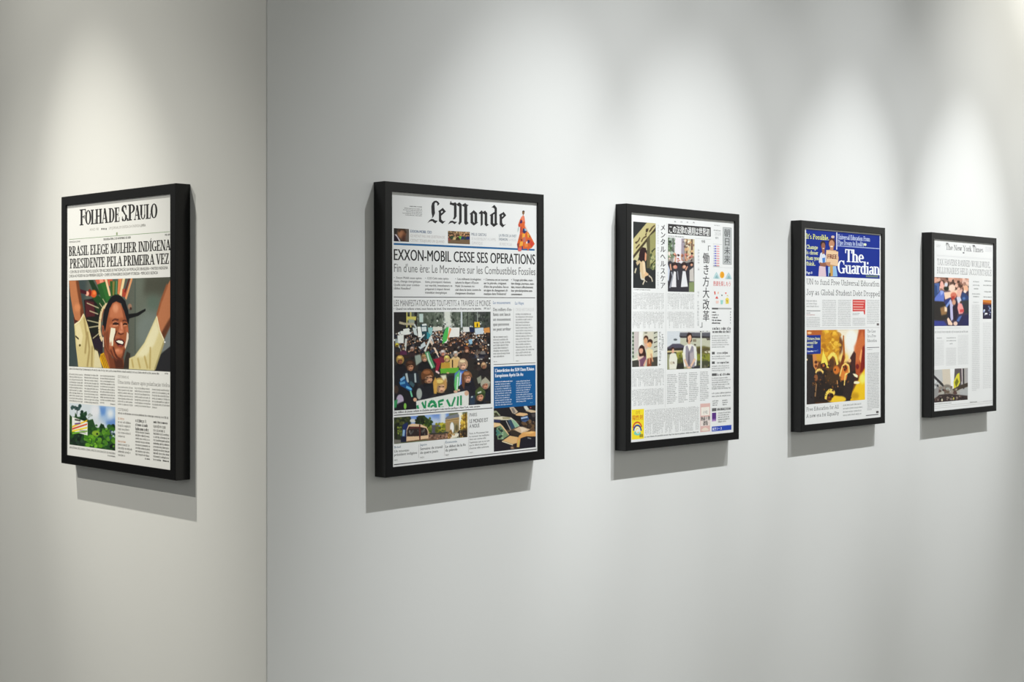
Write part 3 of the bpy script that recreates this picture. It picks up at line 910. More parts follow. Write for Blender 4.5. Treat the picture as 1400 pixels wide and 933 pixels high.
F.dabs(12, 540, 585, 580, 660, (5, 12), [(60, 80, 96), (190, 204, 220)], 0.8)
F.poly([(190, 468), (333, 520), (332, 640), (190, 600)], (232, 234, 230), 0.6)
for i, c2 in enumerate(((232, 190, 40), (206, 90, 60), (240, 214, 60), (120, 180, 60))):
    y = 545 + i * 20
    F.poly([(192, y + 8), (192, y + 24), (330, y - 34 + i * 12), (330, y - 48 + i * 12)], c2, 0.7)
F.line([(215, 495), (270, 505)], 8, (90, 88, 84), 0.8)
F.line([(215, 535), (268, 528)], 7, (110, 80, 140), 0.8)
for y in (600, 618):
    F.line([(258, y - 8), (318, y)], 4, (140, 138, 134), 0.7)
F.done('news_photo', 'small picture of green forest with a white placard')
m = P.part()
P.text(m, 'AMAZÔNIA DECLARADA ZONA LIVRE DE EXPLORAÇÃO DE MADEIRA', (168, 757), (584, 810), 17, (60, 58, 58), c3, bold=0.012)
P.body(m, (515, 812), (586, 818), (515, 834), 1, (60, 58, 58), c3, weight=0.35)
P.done('photo_caption', m)
# ================================================================ first page on the right wall
P = Page('black-framed front page with a green-lettered protest banner and blue panel, nearest the corner', 'right', 0.50170, 1.47162, 0.00485)
A1, A2, A3, A4 = K(535, 260, 10.981), K(635, 265, 10.981), K(535, 335, 9.819), K(635, 340, 10.362)
C5, C6, C7 = K(490, 240, 5.1852), K(490, 400, 5.1852), K(490, 530, 5.1852)
B1, B2, B3, D4, D5 = K(670, 400, 9.329), K(670, 495, 14.357), K(670, 550, 12.443), K(535, 560, 11.381), K(600, 560, 12.4375)
DK = (52, 50, 51)
m = P.part()
for k, shapes in ((A1, (
    [(725, 205), (702, 232), (684, 228), (694, 206), (672, 186), (656, 191), (648, 215), (652, 300), (656, 345), (634, 400), (608, 426), (615, 395), (603, 340), (600, 240), (612, 195), (640, 166), (675, 158), (702, 174)],
    [(540, 498), (570, 455), (600, 434), (630, 436), (655, 455), (696, 462), (664, 500), (640, 490), (615, 466), (585, 468)],
    [(704, 317), (745, 288), (750, 440), (776, 470), (816, 462), (768, 508), (714, 470), (714, 332)],
    [(730, 303), (772, 266), (820, 322), (746, 388), (746, 350), (776, 330), (764, 310), (750, 322)],
    [(875, 217), (885, 172), (905, 163), (896, 184), (925, 194), (960, 184), (980, 202), (980, 395), (956, 436), (922, 442), (940, 400), (940, 236), (905, 224)],
    [(847, 517), (885, 465), (920, 459), (945, 474), (990, 477), (950, 513), (920, 490), (893, 492)],
    [(978, 214), (1020, 184), (1056, 214), (1056, 482), (1022, 523), (1004, 502), (1018, 472), (1018, 248), (992, 234)],
    [(1054, 226), (1110, 194), (1130, 216), (1160, 224), (1140, 246), (1140, 470), (1158, 498), (1118, 526), (1094, 502), (1094, 252), (1074, 242)])),
    (A2, (
    [(74, 306), (140, 246), (156, 262), (128, 300), (130, 420), (152, 446), (140, 479), (91, 440), (91, 314)],
    [(138, 246), (188, 290), (192, 425), (206, 432), (140, 479), (124, 462), (151, 436), (151, 312), (126, 284)],
    [(213, 291), (258, 249), (274, 270), (274, 466), (243, 487), (243, 302), (227, 306)],
    [(262, 284), (310, 254), (341, 290), (341, 450), (366, 468), (330, 491), (303, 466), (303, 312), (284, 300)],
    [(376, 323), (440, 279), (482, 262), (482, 286), (430, 316), (430, 440), (456, 466), (440, 499), (391, 456), (391, 332)],
    [(404, 206), (448, 167), (486, 215), (486, 440), (502, 456), (440, 499), (424, 476), (451, 442), (451, 226), (426, 206)],
    [(518, 319), (560, 288), (566, 440), (586, 468), (623, 459), (572, 506), (528, 465), (528, 336)],
    [(545, 309), (586, 271), (626, 326), (561, 388), (561, 350), (586, 334), (575, 312), (561, 326)]))):
    for s2 in shapes:
        P.poly(m, s2, DK, k)
P.done('masthead', m)
m = P.part()
P.body(m, (275, 232), (466, 242), (275, 256), 1, (70, 70, 70), A1, weight=0.36, last=1)
P.body(m, (168, 258), (466, 274), (168, 384), 5, (120, 118, 118), A1, weight=0.28, align='right', last=0.85)
P.done('dateline', m)

k = A1
F = Picture(P, k, (37, 574), (265, 582), (37, 769), (265, 779), (78, 66, 60), 0.0008, 11)
F.poly([(30, 570), (110, 570), (80, 660), (30, 680)], (54, 50, 48), 3)
F.poly([(200, 560), (270, 560), (270, 790), (190, 790)], (104, 94, 88), 5)
F.oval(165, 650, 62, 78, (128, 86, 62), 2)
F.oval(140, 660, 40, 60, (168, 120, 90), 6)
F.poly([(100, 610), (130, 575), (200, 572), (235, 640), (215, 660), (190, 610), (150, 605), (120, 640)], (70, 54, 44), 2)
F.poly([(160, 700), (215, 660), (215, 780), (170, 780)], (84, 54, 44), 5)
F.poly([(30, 700), (70, 672), (140, 775), (30, 785)], (44, 34, 48), 1)
F.poly([(50, 668), (78, 668), (142, 770), (120, 772), (90, 715)], (216, 206, 212), 1)
F.done('teaser_photo', 'small picture of a bowed head in a dark suit')
F = Picture(P, k, (850, 612), (1180, 630), (850, 800), (1178, 817), (120, 100, 78), 0.0008, 12)
F.dabs(60, 850, 1180, 610, 660, (8, 16), [(190, 160, 120), (96, 80, 56), (150, 122, 90), (74, 60, 46)], 0.8)
for x, y, c2 in ((880, 700, (54, 50, 52)), (915, 690, (62, 78, 60)), (960, 705, (202, 178, 130)), (1035, 695, (120, 186, 82)), (1000, 712, (70, 62, 46)), (1080, 700, (54, 62, 96)), (1125, 705, (58, 74, 60)), (1155, 700, (44, 56, 104)), (860, 720, (140, 80, 70))):
    F.head(x, y - 20, 17, (70, 48, 36), (206, 160, 120), c2, eyes=False)
F.dabs(18, 850, 1180, 640, 690, (7, 11), [(214, 170, 130), (190, 140, 104)], 0.8)
F.done('teaser_photo', 'small picture of a row of young people')
m = P.part()
P.text(m, 'EXXON-MOBIL CEO', (285, 637), (606, 655), 40, (86, 108, 140), A1, bold=0.03)
P.text(m, "CE N'ETAIT PAS UNE QUESTION DE", (287, 709), (800, 724), 38, (196, 188, 184), A1)
P.text(m, "C'ETAIT TOUJOURS UN QUAND", (287, 771), (796, 796), 38, (190, 182, 176), A1)
P.text(m, 'MILLE GRETAS', (104, 626), (328, 640), 40, (128, 134, 148), A2, bold=0.02)
P.text(m, 'SE RASSEMBLENT A L’APPEL', (104, 694), (476, 708), 38, (208, 206, 206), A2)
P.text(m, 'CLIMATIQUE', (104, 758), (270, 766), 38, (206, 204, 204), A2)
P.text(m, 'LA FIN DE LA FAST', (518, 646), (778, 655), 40, (140, 150, 160), A2, bold=0.02)
P.text(m, 'FASHION', (518, 702), (646, 709), 40, (130, 140, 152), A2, bold=0.02)
P.text(m, 'LA MODE', (662, 708), (778, 716), 38, (214, 212, 214), A2)
P.text(m, 'SE RECYCLE', (524, 774), (710, 780), 38, (208, 206, 206), A2)
P.done('teaser', m)
m = P.part()
e1, e2 = A1(36, 808), A2(1053, 844)
P.rule(m, e1, e2, 2.5, (40, 104, 158))
P.done('rule_line', m, 'wide blue rule line')
# the dancer printed over the rule
m = P.part(1)
OR, RD, YL, PU, BK = (226, 104, 52), (206, 74, 58), (244, 176, 70), (74, 44, 92), (50, 40, 46)
for pts, c2 in (
    ([(862, 345), (880, 318), (900, 345), (912, 460), (940, 550), (985, 620), (1055, 755), (1010, 815), (965, 832), (960, 855), (948, 855), (945, 825), (860, 830), (852, 860), (808, 864), (800, 835), (788, 760), (830, 600), (835, 500), (806, 465), (832, 390)], OR),
    ([(866, 262), (886, 252), (904, 262), (900, 300), (884, 322), (868, 300)], (140, 104, 70)),
    ([(866, 262), (886, 250), (904, 262), (888, 274)], (54, 50, 40)),
    ([(840, 400), (872, 390), (866, 440), (826, 450)], PU),
    ([(846, 352), (880, 330), (892, 350), (896, 420), (870, 420)], (240, 140, 110)),
    ([(806, 465), (835, 455), (830, 500), (812, 500)], RD),
    ([(800, 520), (818, 490), (812, 545), (798, 585)], (170, 190, 184)),
    ([(902, 440), (914, 465), (968, 585), (950, 580), (905, 490)], (240, 214, 200)),
    ([(835, 500), (862, 490), (868, 570), (842, 600)], (196, 84, 64)),
    ([(880, 520), (920, 530), (935, 570), (900, 600), (870, 575)], (60, 58, 100)),
    ([(905, 515), (930, 540), (925, 565), (900, 550)], (150, 196, 216)),
    ([(870, 600), (910, 600), (905, 660), (868, 665)], YL),
    ([(940, 580), (975, 620), (990, 650), (950, 660)], YL),
    ([(960, 620), (985, 640), (975, 660)], BK),
    ([(830, 620), (858, 610), (862, 690), (815, 700)], (190, 96, 56)),
    ([(880, 655), (915, 650), (918, 720), (880, 730)], (196, 120, 110)),
    ([(945, 690), (980, 700), (975, 745), (945, 740)], PU),
    ([(985, 680), (1040, 750), (1010, 800), (985, 760)], (216, 70, 56)),
    ([(840, 720), (878, 720), (872, 780), (820, 790)], YL),
    ([(900, 740), (945, 735), (950, 800), (905, 800)], (236, 140, 66)),
    ([(925, 720), (945, 715), (944, 750), (925, 750)], (238, 220, 214)),
    ([(790, 750), (820, 740), (815, 800), (800, 830)], (150, 70, 70)),
    ([(860, 790), (880, 790), (876, 830), (858, 828)], (96, 70, 110)),
    ([(805, 820), (850, 815), (850, 862), (808, 864)], (226, 110, 110)),
    ([(845, 680), (865, 690), (855, 720)], BK)):
    P.poly(m, pts, c2, A2)
P.done('dancer_picture', m, 'cut-out picture of a dancer in an orange patchwork dress')
m = P.part()
e1, e2 = A3(33, 206), A4(1000, 223)
P.text(m, 'EXXON-MOBIL CESSE SES OPERATIONS', e1, e2, 15.0, (46, 44, 45), bold=0.022)
P.done('headline', m)
m = P.part()
e1, e2 = A3(34, 362), A4(1003, 379)
P.text(m, "Fin d'une ère: Le Moratoire sur les Combustibles Fossiles", e1, e2, 11.3, (118, 116, 116), bold=0.004)
P.done('subheadline', m)
m = P.part()
for x0, x1, y, y2, lines in (
    (252, 455, 731, 737, ('•  Exxon Mobil cesse opéra-', 'tions, change énergétique.', 'Quelle suite pour combus-', 'tibles fossiles?')),
    (474, 665, 735, 741, ('•  CO2 Coût cette opéra-', 'tions, provoquent réunions', 'sur marché, investisseurs se', 'préparent à impact durant', 'transition énergétique')),
    (687, 868, 740, 745, ('•  Les militants écologistes', "saluent le départ d'Exxon", 'Mobil. Un moment cru-', 'cial dans la lutte contre le', 'changement climatique')),
    (889, 1063, 745, 748, ("•  L'annonce est un tournant", 'sur le pétrole, craignant', "d'être les prochains. Est-ce", 'un signe de changement cli-', "matique dans l'industrie?")),
    (1083, 1246, 748, 750, ('•  Voyage pétrolier, main-', 'tien change, journaux, main-', 'tien, mesure effectivement', 'leur pétrole/système sans', 'consommateurs'))):
    for i, t in enumerate(lines):
        w = min(1.0, len(t) / 27.5)
        P.text(m, t, (x0, y + i * 25.2), (x0 + (x1 - x0) * w, y + (y2 - y) * w + i * 25.2), 15.5, (104, 102, 102), C5, bold=0.02)
P.done('summary_column', m)
m = P.part()
P.rule(m, (250, 33), (1253, 38), 1.0, (78, 76, 76), C6)
P.rule(m, (252, 197), (950, 147), 1.1, (70, 68, 68), C7)
P.rule(m, (252, 548), (1262, 438), 1.2, (66, 64, 64), C7)
P.rule(m, (70, 52), (892, 20), 0.8, (96, 94, 90), B2)
P.done('rule_line', m)
m = P.part()
for p0, p1 in (((428, 405), (428, 500)), ((611, 385), (611, 485)), ((782, 180), (782, 468))):
    P.rule(m, p0, p1, 0.8, (205, 203, 200), C7)
P.rule(m, (300, 200), (300, 880), 0.8, (210, 208, 206), B1)
P.done('column_line', m)
m = P.part()
P.text(m, 'LES MANIFESTATIONS DES TOUT-PETITS A TRAVERS LE MONDE', (252, 97), (937, 97), 43, (112, 110, 110), C6, bold=0.0)
P.text(m, "•  Quand vos enfants crient, nous faisons du bruit. Des tout-petits et d'autres pour la planète.    PP.16-7", (250, 125), (936, 120), 15, (84, 82, 82), C6, bold=0.025)
P.done('subheadline', m)

# the crowd
k = C6
F = Picture(P, k, (252, 140), (938, 137), (252, 833), (938, 795), (52, 48, 45), 0.0007, 21, 0.6)
F.poly([(240, 130), (950, 130), (950, 290), (240, 290)], (92, 98, 88), 3)
F.poly([(240, 130), (350, 130), (390, 260), (240, 320)], (44, 42, 42), 3)
F.poly([(480, 130), (610, 130), (610, 260), (500, 260)], (104, 112, 100), 8)
F.poly([(600, 130), (660, 130), (680, 260), (600, 260)], (206, 210, 196), 6)
F.poly([(690, 130), (800, 130), (800, 240), (700, 240)], (104, 112, 100), 8)
F.poly([(800, 130), (950, 130), (950, 300), (830, 290)], (72, 74, 72), 5)
F.dabs(260, 400, 930, 145, 255, (3, 9), [(70, 80, 68), (50, 56, 50), (136, 142, 130), (84, 92, 80)], 1.4, 0.75, 1.5)
F.poly([(606, 130), (650, 130), (664, 250), (612, 250)], (212, 214, 204), 5)
F.dabs(40, 500, 900, 200, 250, (3, 7), [(216, 216, 210), (180, 184, 180), (60, 60, 56)], 0.6)
for x, c2, w in ((345, (196, 190, 120), 8), (372, (206, 196, 120), 9), (408, (44, 40, 40), 16), (732, (196, 202, 204), 12), (845, (160, 166, 160), 5), (775, (60, 64, 60), 6), (820, (54, 58, 54), 8)):
    F.line([(x, 138), (x, 250)], w, c2, 0.8)
F.poly([(342, 172), (412, 172), (408, 200), (342, 200)], (204, 194, 106), 1)
F.poly([(432, 152), (460, 152), (460, 214), (434, 214)], (188, 204, 198), 0.8)
F.poly([(356, 190), (398, 196), (398, 230), (356, 226)], (150, 158, 146), 1)
F.line([(290, 215), (330, 225), (396, 226)], 12, (180, 170, 144), 0.8)
F.line([(396, 226), (415, 260)], 10, (196, 202, 200), 1)
# far crowd
F.poly([(240, 270), (950, 285), (950, 480), (240, 480)], (52, 46, 44), 4)
skins = [(206, 164, 132), (184, 136, 106), (150, 108, 84), (226, 190, 160)]
darks = [(36, 32, 32), (54, 44, 40), (70, 50, 40), (40, 40, 52), (30, 28, 30)]
brights = [(224, 224, 218), (200, 204, 206), (236, 236, 230)]
F.dabs(240, 430, 935, 275, 430, (4, 10), darks, 0.6)
F.dabs(170, 430, 900, 280, 420, (3.5, 7), skins, 0.6, 0.95, 1.2)
F.dabs(110, 255, 900, 262, 380, (3, 8), brights + [(170, 180, 180)], 0.6)
F.dabs(110, 255, 470, 300, 470, (5, 14), darks, 0.7)
F.dabs(22, 260, 930, 300, 450, (4, 9), [(150, 60, 60), (210, 150, 70), (70, 96, 150), (180, 160, 90), (110, 170, 130)], 0.6)
F.dabs(60, 820, 940, 350, 560, (8, 18), [(32, 30, 32), (44, 40, 42), (58, 48, 46)], 0.8)
F.dabs(16, 830, 935, 370, 520, (4, 8), skins + brights, 0.6)
for _ in range(330):
    yy = 285 + 150 * F.rng.random() ** 1.1
    r = 3.6 + (yy - 285) * 0.05
    F.head(F.rng.uniform(270, 905), yy, r, F.rng.choice(darks + [(84, 60, 44), (104, 80, 58)]), F.rng.choice(skins), F.rng.choice(darks + [(74, 72, 80), (104, 92, 84), (60, 66, 84), (120, 116, 112)]), eyes=False)
F.dabs(60, 280, 900, 270, 360, (2.5, 5), brights + [(200, 196, 190)], 0.5)
# placards
W1 = (226, 228, 222)
for pts, c2 in (([(318, 262), (360, 254), (366, 298), (322, 304)], W1), ([(278, 306), (322, 300), (322, 360), (280, 362)], W1), ([(300, 275), (322, 274), (322, 300), (302, 300)], W1),
                ([(384, 250), (410, 256), (420, 310), (396, 300)], (204, 212, 210)), ([(420, 245), (450, 245), (452, 318), (424, 320)], (230, 232, 226)), ([(440, 232), (486, 228), (500, 330), (470, 340), (452, 300)], (40, 70, 78)),
                ([(448, 246), (482, 244), (484, 276), (452, 278)], (206, 214, 214)), ([(452, 226), (482, 222), (486, 236), (452, 240)], (224, 228, 226)), ([(494, 250), (528, 250), (522, 300), (500, 320)], (142, 188, 186)), ([(486, 280), (512, 300), (510, 330), (486, 330)], (60, 140, 150)),
                ([(528, 245), (596, 245), (596, 270), (530, 275)], (214, 210, 200)), ([(262, 330), (280, 330), (280, 370), (262, 370)], (150, 160, 160)),
                ([(616, 252), (718, 250), (716, 316), (640, 320), (626, 360), (600, 360)], (230, 228, 222)), ([(622, 252), (640, 246), (636, 310), (626, 345), (596, 368), (600, 310)], (84, 180, 92)), ([(600, 280), (622, 250), (600, 310), (598, 350)], (34, 70, 60)),
                ([(648, 250), (660, 262), (636, 330), (630, 330)], (222, 150, 96)), ([(742, 246), (790, 246), (790, 280), (744, 284)], (216, 216, 212)), ([(786, 246), (824, 252), (822, 282), (790, 282)], (38, 46, 76)),
                ([(822, 212), (860, 210), (862, 248), (824, 250)], (232, 190, 46)), ([(840, 220), (848, 220), (848, 246), (840, 246)], (70, 56, 30)), ([(826, 256), (888, 250), (888, 296), (828, 300)], (196, 206, 214)), ([(888, 256), (930, 248), (934, 286), (892, 288)], (206, 146, 84)),
                ([(780, 338), (808, 330), (808, 366), (790, 370)], (146, 186, 208))):
    F.poly(pts, c2, 0.6)
for p, q, w, c2 in (((505, 320), (565, 440), 7, (226, 206, 186)), ((500, 330), (572, 462), 6, (226, 200, 180)), ((520, 310), (470, 420), 12, (212, 214, 208)), ((430, 340), (470, 300), 8, (210, 214, 214)), ((655, 330), (658, 420), 5, (50, 44, 40)), ((340, 330), (330, 420), 14, (206, 206, 200)), ((276, 345), (300, 420), 8, (180, 186, 186)), ((540, 380), (520, 320), 5, (220, 220, 214))):
    F.line([p, q], w, c2, 0.6)
F.poly([(425, 388), (470, 350), (480, 380), (440, 405)], (196, 204, 206), 0.7)
# middle rows
for x, y, r, hair, skin, coat in (
    (275, 375, 13, (206, 186, 70), (110, 90, 50), (50, 46, 48)), (320, 395, 13, (90, 80, 70), (210, 180, 150), (92, 48, 76)), (382, 402, 15, (170, 150, 140), (176, 130, 106), (60, 44, 46)),
    (420, 340, 12, (50, 44, 40), (190, 150, 120), (44, 40, 44)), (545, 350, 11, (52, 40, 36), (200, 150, 124), (60, 50, 50)), (585, 370, 10, (80, 52, 40), (214, 168, 140), (64, 50, 46)),
    (680, 350, 12, (60, 44, 38), (206, 158, 128), (50, 44, 44)), (720, 340, 11, (80, 56, 44), (196, 148, 120), (56, 44, 44)), (768, 405, 20, (112, 68, 48), (206, 160, 134), (58, 46, 44)), (838, 360, 12, (60, 44, 40), (200, 150, 124), (44, 38, 40)),
    (735, 370, 11, (54, 44, 40), (186, 138, 112), (46, 40, 42)), (655, 370, 11, (104, 70, 52), (206, 164, 136), (60, 48, 46)), (890, 520, 20, (184, 150, 116), (150, 106, 84), (44, 40, 42)), (805, 420, 12, (64, 50, 44), (176, 130, 106), (48, 42, 46)),
    (470, 465, 24, (150, 122, 84), (206, 162, 136), (34, 32, 36)), (600, 430, 19, (196, 180, 176), (206, 140, 116), (120, 54, 66)), (690, 435, 17, (206, 194, 184), (214, 176, 150), (216, 186, 140)), (628, 470, 20, (226, 196, 110), (222, 176, 130), (206, 176, 96)),
    (297, 478, 27, (196, 160, 92), (142, 92, 70), (32, 30, 36)), (370, 520, 33, (92, 58, 40), (190, 136, 104), (44, 48, 56))):
    F.head(x, y, r, hair, skin, coat)
F.poly([(470, 425), (500, 418), (545, 530), (520, 545), (495, 490)], (90, 150, 106), 1)
F.line([(488, 430), (500, 480), (526, 535)], 10, (196, 214, 196), 0.7)
F.poly([(530, 475), (570, 468), (585, 500), (560, 575), (545, 560), (555, 510)], (150, 40, 62), 1)
F.line([(550, 560), (575, 575)], 10, (224, 196, 196), 0.6)
F.poly([(650, 470), (720, 480), (700, 540), (640, 535)], (214, 178, 118), 1.2)
F.line([(668, 480), (668, 535)], 9, (60, 46, 36), 0.8)
F.poly([(588, 500), (650, 500), (650, 540), (584, 540)], (190, 150, 66), 1.2)
F.poly([(400, 450), (440, 440), (450, 490), (410, 520)], (150, 160, 150), 2)
F.poly([(580, 542), (712, 534), (712, 572), (584, 578)], (104, 170, 60), 0.7)
F.poly([(590, 575), (710, 572), (700, 600), (600, 600)], (60, 64, 56), 1)
F.oval(635, 572, 10, 6, (196, 170, 120), 0.6)
# front row
F.poly([(240, 560), (420, 560), (420, 850), (240, 850)], (34, 32, 38), 3)
F.head(370, 520, 33, (78, 52, 38), (190, 138, 108), (44, 50, 58))
F.line([(340, 575), (352, 640)], 14, (176, 186, 186), 0.8)
F.line([(402, 575), (406, 640)], 12, (176, 186, 186), 0.8)
F.poly([(288, 640), (320, 600), (350, 640), (384, 690), (374, 712), (330, 680), (300, 665)], (34, 82, 132), 0.8)
F.line([(298, 625), (330, 602)], 14, (120, 168, 206), 0.8)
F.line([(296, 648), (332, 640)], 12, (96, 156, 196), 0.8)
F.line([(340, 670), (378, 690)], 12, (110, 176, 216), 0.7)
F.line([(366, 640), (395, 665)], 20, (70, 96, 104), 1.5)
F.line([(370, 700), (382, 742)], 10, (120, 196, 160), 0.6)
F.oval(296, 765, 26, 40, (184, 170, 190), 1.5)
F.poly([(252, 770), (280, 760), (270, 820), (252, 820)], (60, 140, 90), 1.5)
F.poly([(280, 790), (330, 770), (350, 830), (290, 830)], (36, 32, 40), 2)
F.oval(332, 808, 10, 22, (134, 190, 86), 1)
F.oval(268, 690, 18, 30, (74, 58, 50), 2)
F.head(490, 595, 44, (128, 84, 54), (206, 158, 126), (40, 40, 48), look=0.25)
F.poly([(444, 585), (450, 620), (500, 612), (536, 595), (536, 640), (520, 605), (470, 625), (462, 660), (448, 640)], (58, 38, 30), 2)
F.oval(510, 700, 60, 40, (38, 38, 44), 3)
F.oval(432, 720, 20, 40, (166, 172, 166), 2)
F.head(580, 660, 46, (206, 166, 98), (220, 176, 142), (56, 52, 54), look=0.2)
F.poly([(530, 640), (546, 600), (560, 640), (556, 720), (536, 720)], (206, 162, 84), 2)
F.poly([(580, 590), (622, 586), (630, 640), (600, 620)], (226, 222, 196), 3)
F.oval(618, 650, 10, 40, (190, 146, 92), 3)
F.oval(600, 738, 40, 16, (44, 40, 44), 2)
F.head(742, 510, 34, (206, 172, 140), (226, 180, 152), (90, 130, 170))
F.poly([(690, 590), (720, 555), (740, 600), (730, 700), (686, 700), (676, 650)], (110, 190, 120), 0.8)
F.poly([(720, 560), (752, 560), (740, 700), (712, 690)], (84, 120, 196), 0.8)
F.line([(706, 600), (700, 690)], 8, (214, 226, 220), 0.7)
F.line([(728, 570), (716, 680)], 8, (200, 214, 226), 0.7)
F.poly([(640, 590), (680, 590), (680, 720), (636, 720)], (44, 46, 46), 3)
F.head(770, 600, 36, (150, 106, 74), (214, 162, 134), (44, 42, 50), look=0.15)
F.poly([(732, 590), (748, 570), (756, 640), (750, 690), (734, 660)], (110, 72, 52), 1.5)
F.poly([(800, 600), (815, 620), (840, 720), (810, 740), (790, 690)], (38, 36, 44), 2)
F.poly([(840, 610), (870, 590), (876, 640), (850, 650)], (142, 146, 130), 1.5)
F.head(900, 650, 32, (176, 172, 156), (196, 142, 116), (38, 38, 48))
F.poly([(865, 650), (900, 600), (938, 640), (930, 648), (898, 640), (872, 668)], (168, 164, 146), 1.5)
F.head(864, 730, 36, (70, 84, 52), (206, 152, 124), (40, 42, 52))
F.poly([(828, 700), (864, 668), (900, 700), (902, 720), (864, 704), (836, 724)], (80, 96, 58), 1.5)
F.line([(846, 715), (872, 706)], 8, (206, 208, 196), 0.8)
F.poly([(790, 740), (830, 730), (826, 800), (790, 800)], (52, 66, 84), 3)
F.line([(800, 745), (812, 740)], 8, (180, 190, 190), 1)
# banner
F.poly([(410, 772), (770, 697), (784, 720), (782, 812), (414, 840)], (220, 220, 214), 0.8)
G1 = (46, 142, 92)
for pts, w in (([(418, 802), (428, 838)], 14), ([(452, 780), (474, 830)], 12), ([(478, 770), (474, 830)], 10), ([(498, 815), (506, 785), (528, 772), (546, 790), (552, 825)], 16), ([(512, 815), (534, 800), (548, 815)], 10),
                ([(570, 770), (576, 830)], 12), ([(572, 775), (606, 764)], 12), ([(574, 798), (598, 792)], 10), ([(628, 762), (652, 812)], 14), ([(686, 744), (662, 812)], 12), ([(708, 738), (704, 805)], 13), ([(728, 732), (728, 802)], 13), ([(580, 822), (606, 818)], 10)):
    F.line(pts, w, G1, 0.7)
F.oval(768, 716, 16, 18, (206, 170, 144), 1)
F.oval(402, 762, 13, 14, (214, 170, 140), 0.8)
F.oval(690, 705, 14, 10, (206, 168, 142), 0.8)
F.oval(712, 694, 10, 8, (206, 168, 142), 0.8)
F.done('news_photo', 'large picture of a street protest with children holding a white banner lettered in green', 5)
m = P.part()
P.text(m, "Des milliers de jeunes enfants et d'adultes participent à une marche pacifique à New York, cette semaine", (252, 184), (862, 141), 15, (62, 60, 60), C7, bold=0.03)
P.done('photo_caption', m)

# tram picture
k = D4
F = Picture(P, k, (40, 126), (1184, 40), (40, 537), (1184, 436), (110, 116, 90), 0.0007, 31, 0.45)
F.poly([(280, 60), (900, 40), (900, 260), (300, 260)], (120, 150, 206), 6)
F.poly([(480, 90), (620, 70), (700, 200), (560, 200)], (150, 178, 220), 8)
F.oval(700, 200, 80, 50, (206, 212, 220), 14)
F.poly([(760, 50), (850, 50), (850, 240), (760, 230)], (214, 218, 222), 8)
F.poly([(1040, 40), (1110, 40), (1100, 420), (1040, 420)], (234, 230, 216), 5)
F.poly([(30, 110), (290, 100), (310, 220), (200, 300), (150, 500), (30, 520)], (50, 58, 38), 3)
F.dabs(60, 40, 290, 115, 330, (10, 26), [(44, 52, 34), (64, 74, 44), (84, 88, 48), (34, 40, 28)], 1.2)
F.dabs(14, 90, 160, 280, 400, (8, 18), [(126, 140, 60), (90, 100, 56)], 1.2)
F.line([(75, 220), (80, 480)], 26, (40, 40, 34), 1.5)
F.poly([(50, 470), (160, 480), (160, 520), (45, 535)], (120, 116, 110), 2)
F.poly([(180, 240), (260, 200), (260, 480), (170, 500)], (40, 52, 96), 2)
F.line([(200, 320), (190, 420)], 34, (150, 180, 206), 2)
F.poly([(150, 430), (240, 430), (235, 510), (150, 515)], (32, 34, 56), 2)
F.oval(340, 180, 50, 30, (206, 206, 200), 2)
F.poly([(370, 220), (420, 100), (500, 90), (560, 140), (620, 180), (640, 260), (620, 400), (560, 380), (480, 240)], (52, 68, 34), 2)
F.dabs(40, 500, 640, 140, 390, (14, 28), [(70, 90, 38), (104, 116, 48), (52, 70, 32), (130, 136, 54)], 1.5)
F.dabs(20, 390, 510, 110, 230, (12, 26), [(44, 54, 32), (34, 42, 28)], 1.2)
F.poly([(630, 250), (740, 240), (740, 380), (640, 390)], (94, 90, 98), 2)
F.dabs(40, 690, 880, 230, 370, (14, 28), [(150, 146, 50), (120, 124, 48), (184, 172, 60), (90, 96, 46)], 1.5)
F.poly([(580, 385), (900, 365), (900, 470), (560, 490)], (124, 98, 82), 3)
F.dabs(60, 590, 900, 380, 460, (6, 14), [(104, 80, 66), (150, 120, 100), (84, 62, 54), (170, 130, 110)], 1)
F.line([(600, 385), (880, 365)], 18, (60, 60, 52), 2)
F.poly([(236, 500), (240, 320), (268, 250), (330, 222), (470, 240), (550, 275), (580, 340), (582, 470)], (222, 190, 156), 0.9)
F.poly([(244, 425), (246, 330), (276, 270), (430, 272), (545, 296), (568, 345), (570, 405), (440, 420)], (58, 46, 44), 0.9)
F.poly([(262, 300), (300, 280), (430, 276), (430, 292), (300, 300)], (110, 60, 60), 2)
F.dabs(16, 265, 555, 310, 390, (7, 18), [(96, 96, 94), (130, 126, 120), (36, 30, 34)], 1.5, 0.8, 1.6)
F.line([(444, 236), (446, 478)], 20, (96, 50, 44), 1)
F.line([(236, 505), (440, 480), (580, 465)], 10, (112, 80, 60), 1)
F.poly([(840, 140), (880, 110), (1040, 70), (1056, 90), (1056, 130), (850, 170)], (126, 128, 134), 1)
F.poly([(842, 162), (1056, 125), (1058, 360), (990, 360), (985, 230), (950, 195), (918, 215), (912, 350), (850, 350)], (166, 138, 96), 1)
F.poly([(845, 165), (1056, 130), (1056, 170), (845, 205)], (186, 160, 112), 2)
F.line([(844, 186), (1056, 150)], 8, (120, 96, 64), 1)
F.poly([(985, 220), (1050, 210), (1056, 360), (990, 360)], (150, 132, 92), 2)
F.oval(1018, 290, 22, 50, (104, 96, 70), 3)
F.oval(946, 290, 32, 90, (234, 230, 224), 2)
F.poly([(1070, 330), (1110, 100), (1180, 60), (1190, 440), (1070, 440)], (184, 150, 62), 4)
F.dabs(50, 1080, 1184, 80, 340, (10, 24), [(206, 170, 70), (176, 142, 54), (226, 200, 110), (140, 110, 50)], 1.2)
F.poly([(1060, 330), (1185, 300), (1185, 440), (1060, 430)], (66, 56, 40), 5)
F.line([(1160, 60), (1168, 430)], 16, (96, 74, 44), 1.5)
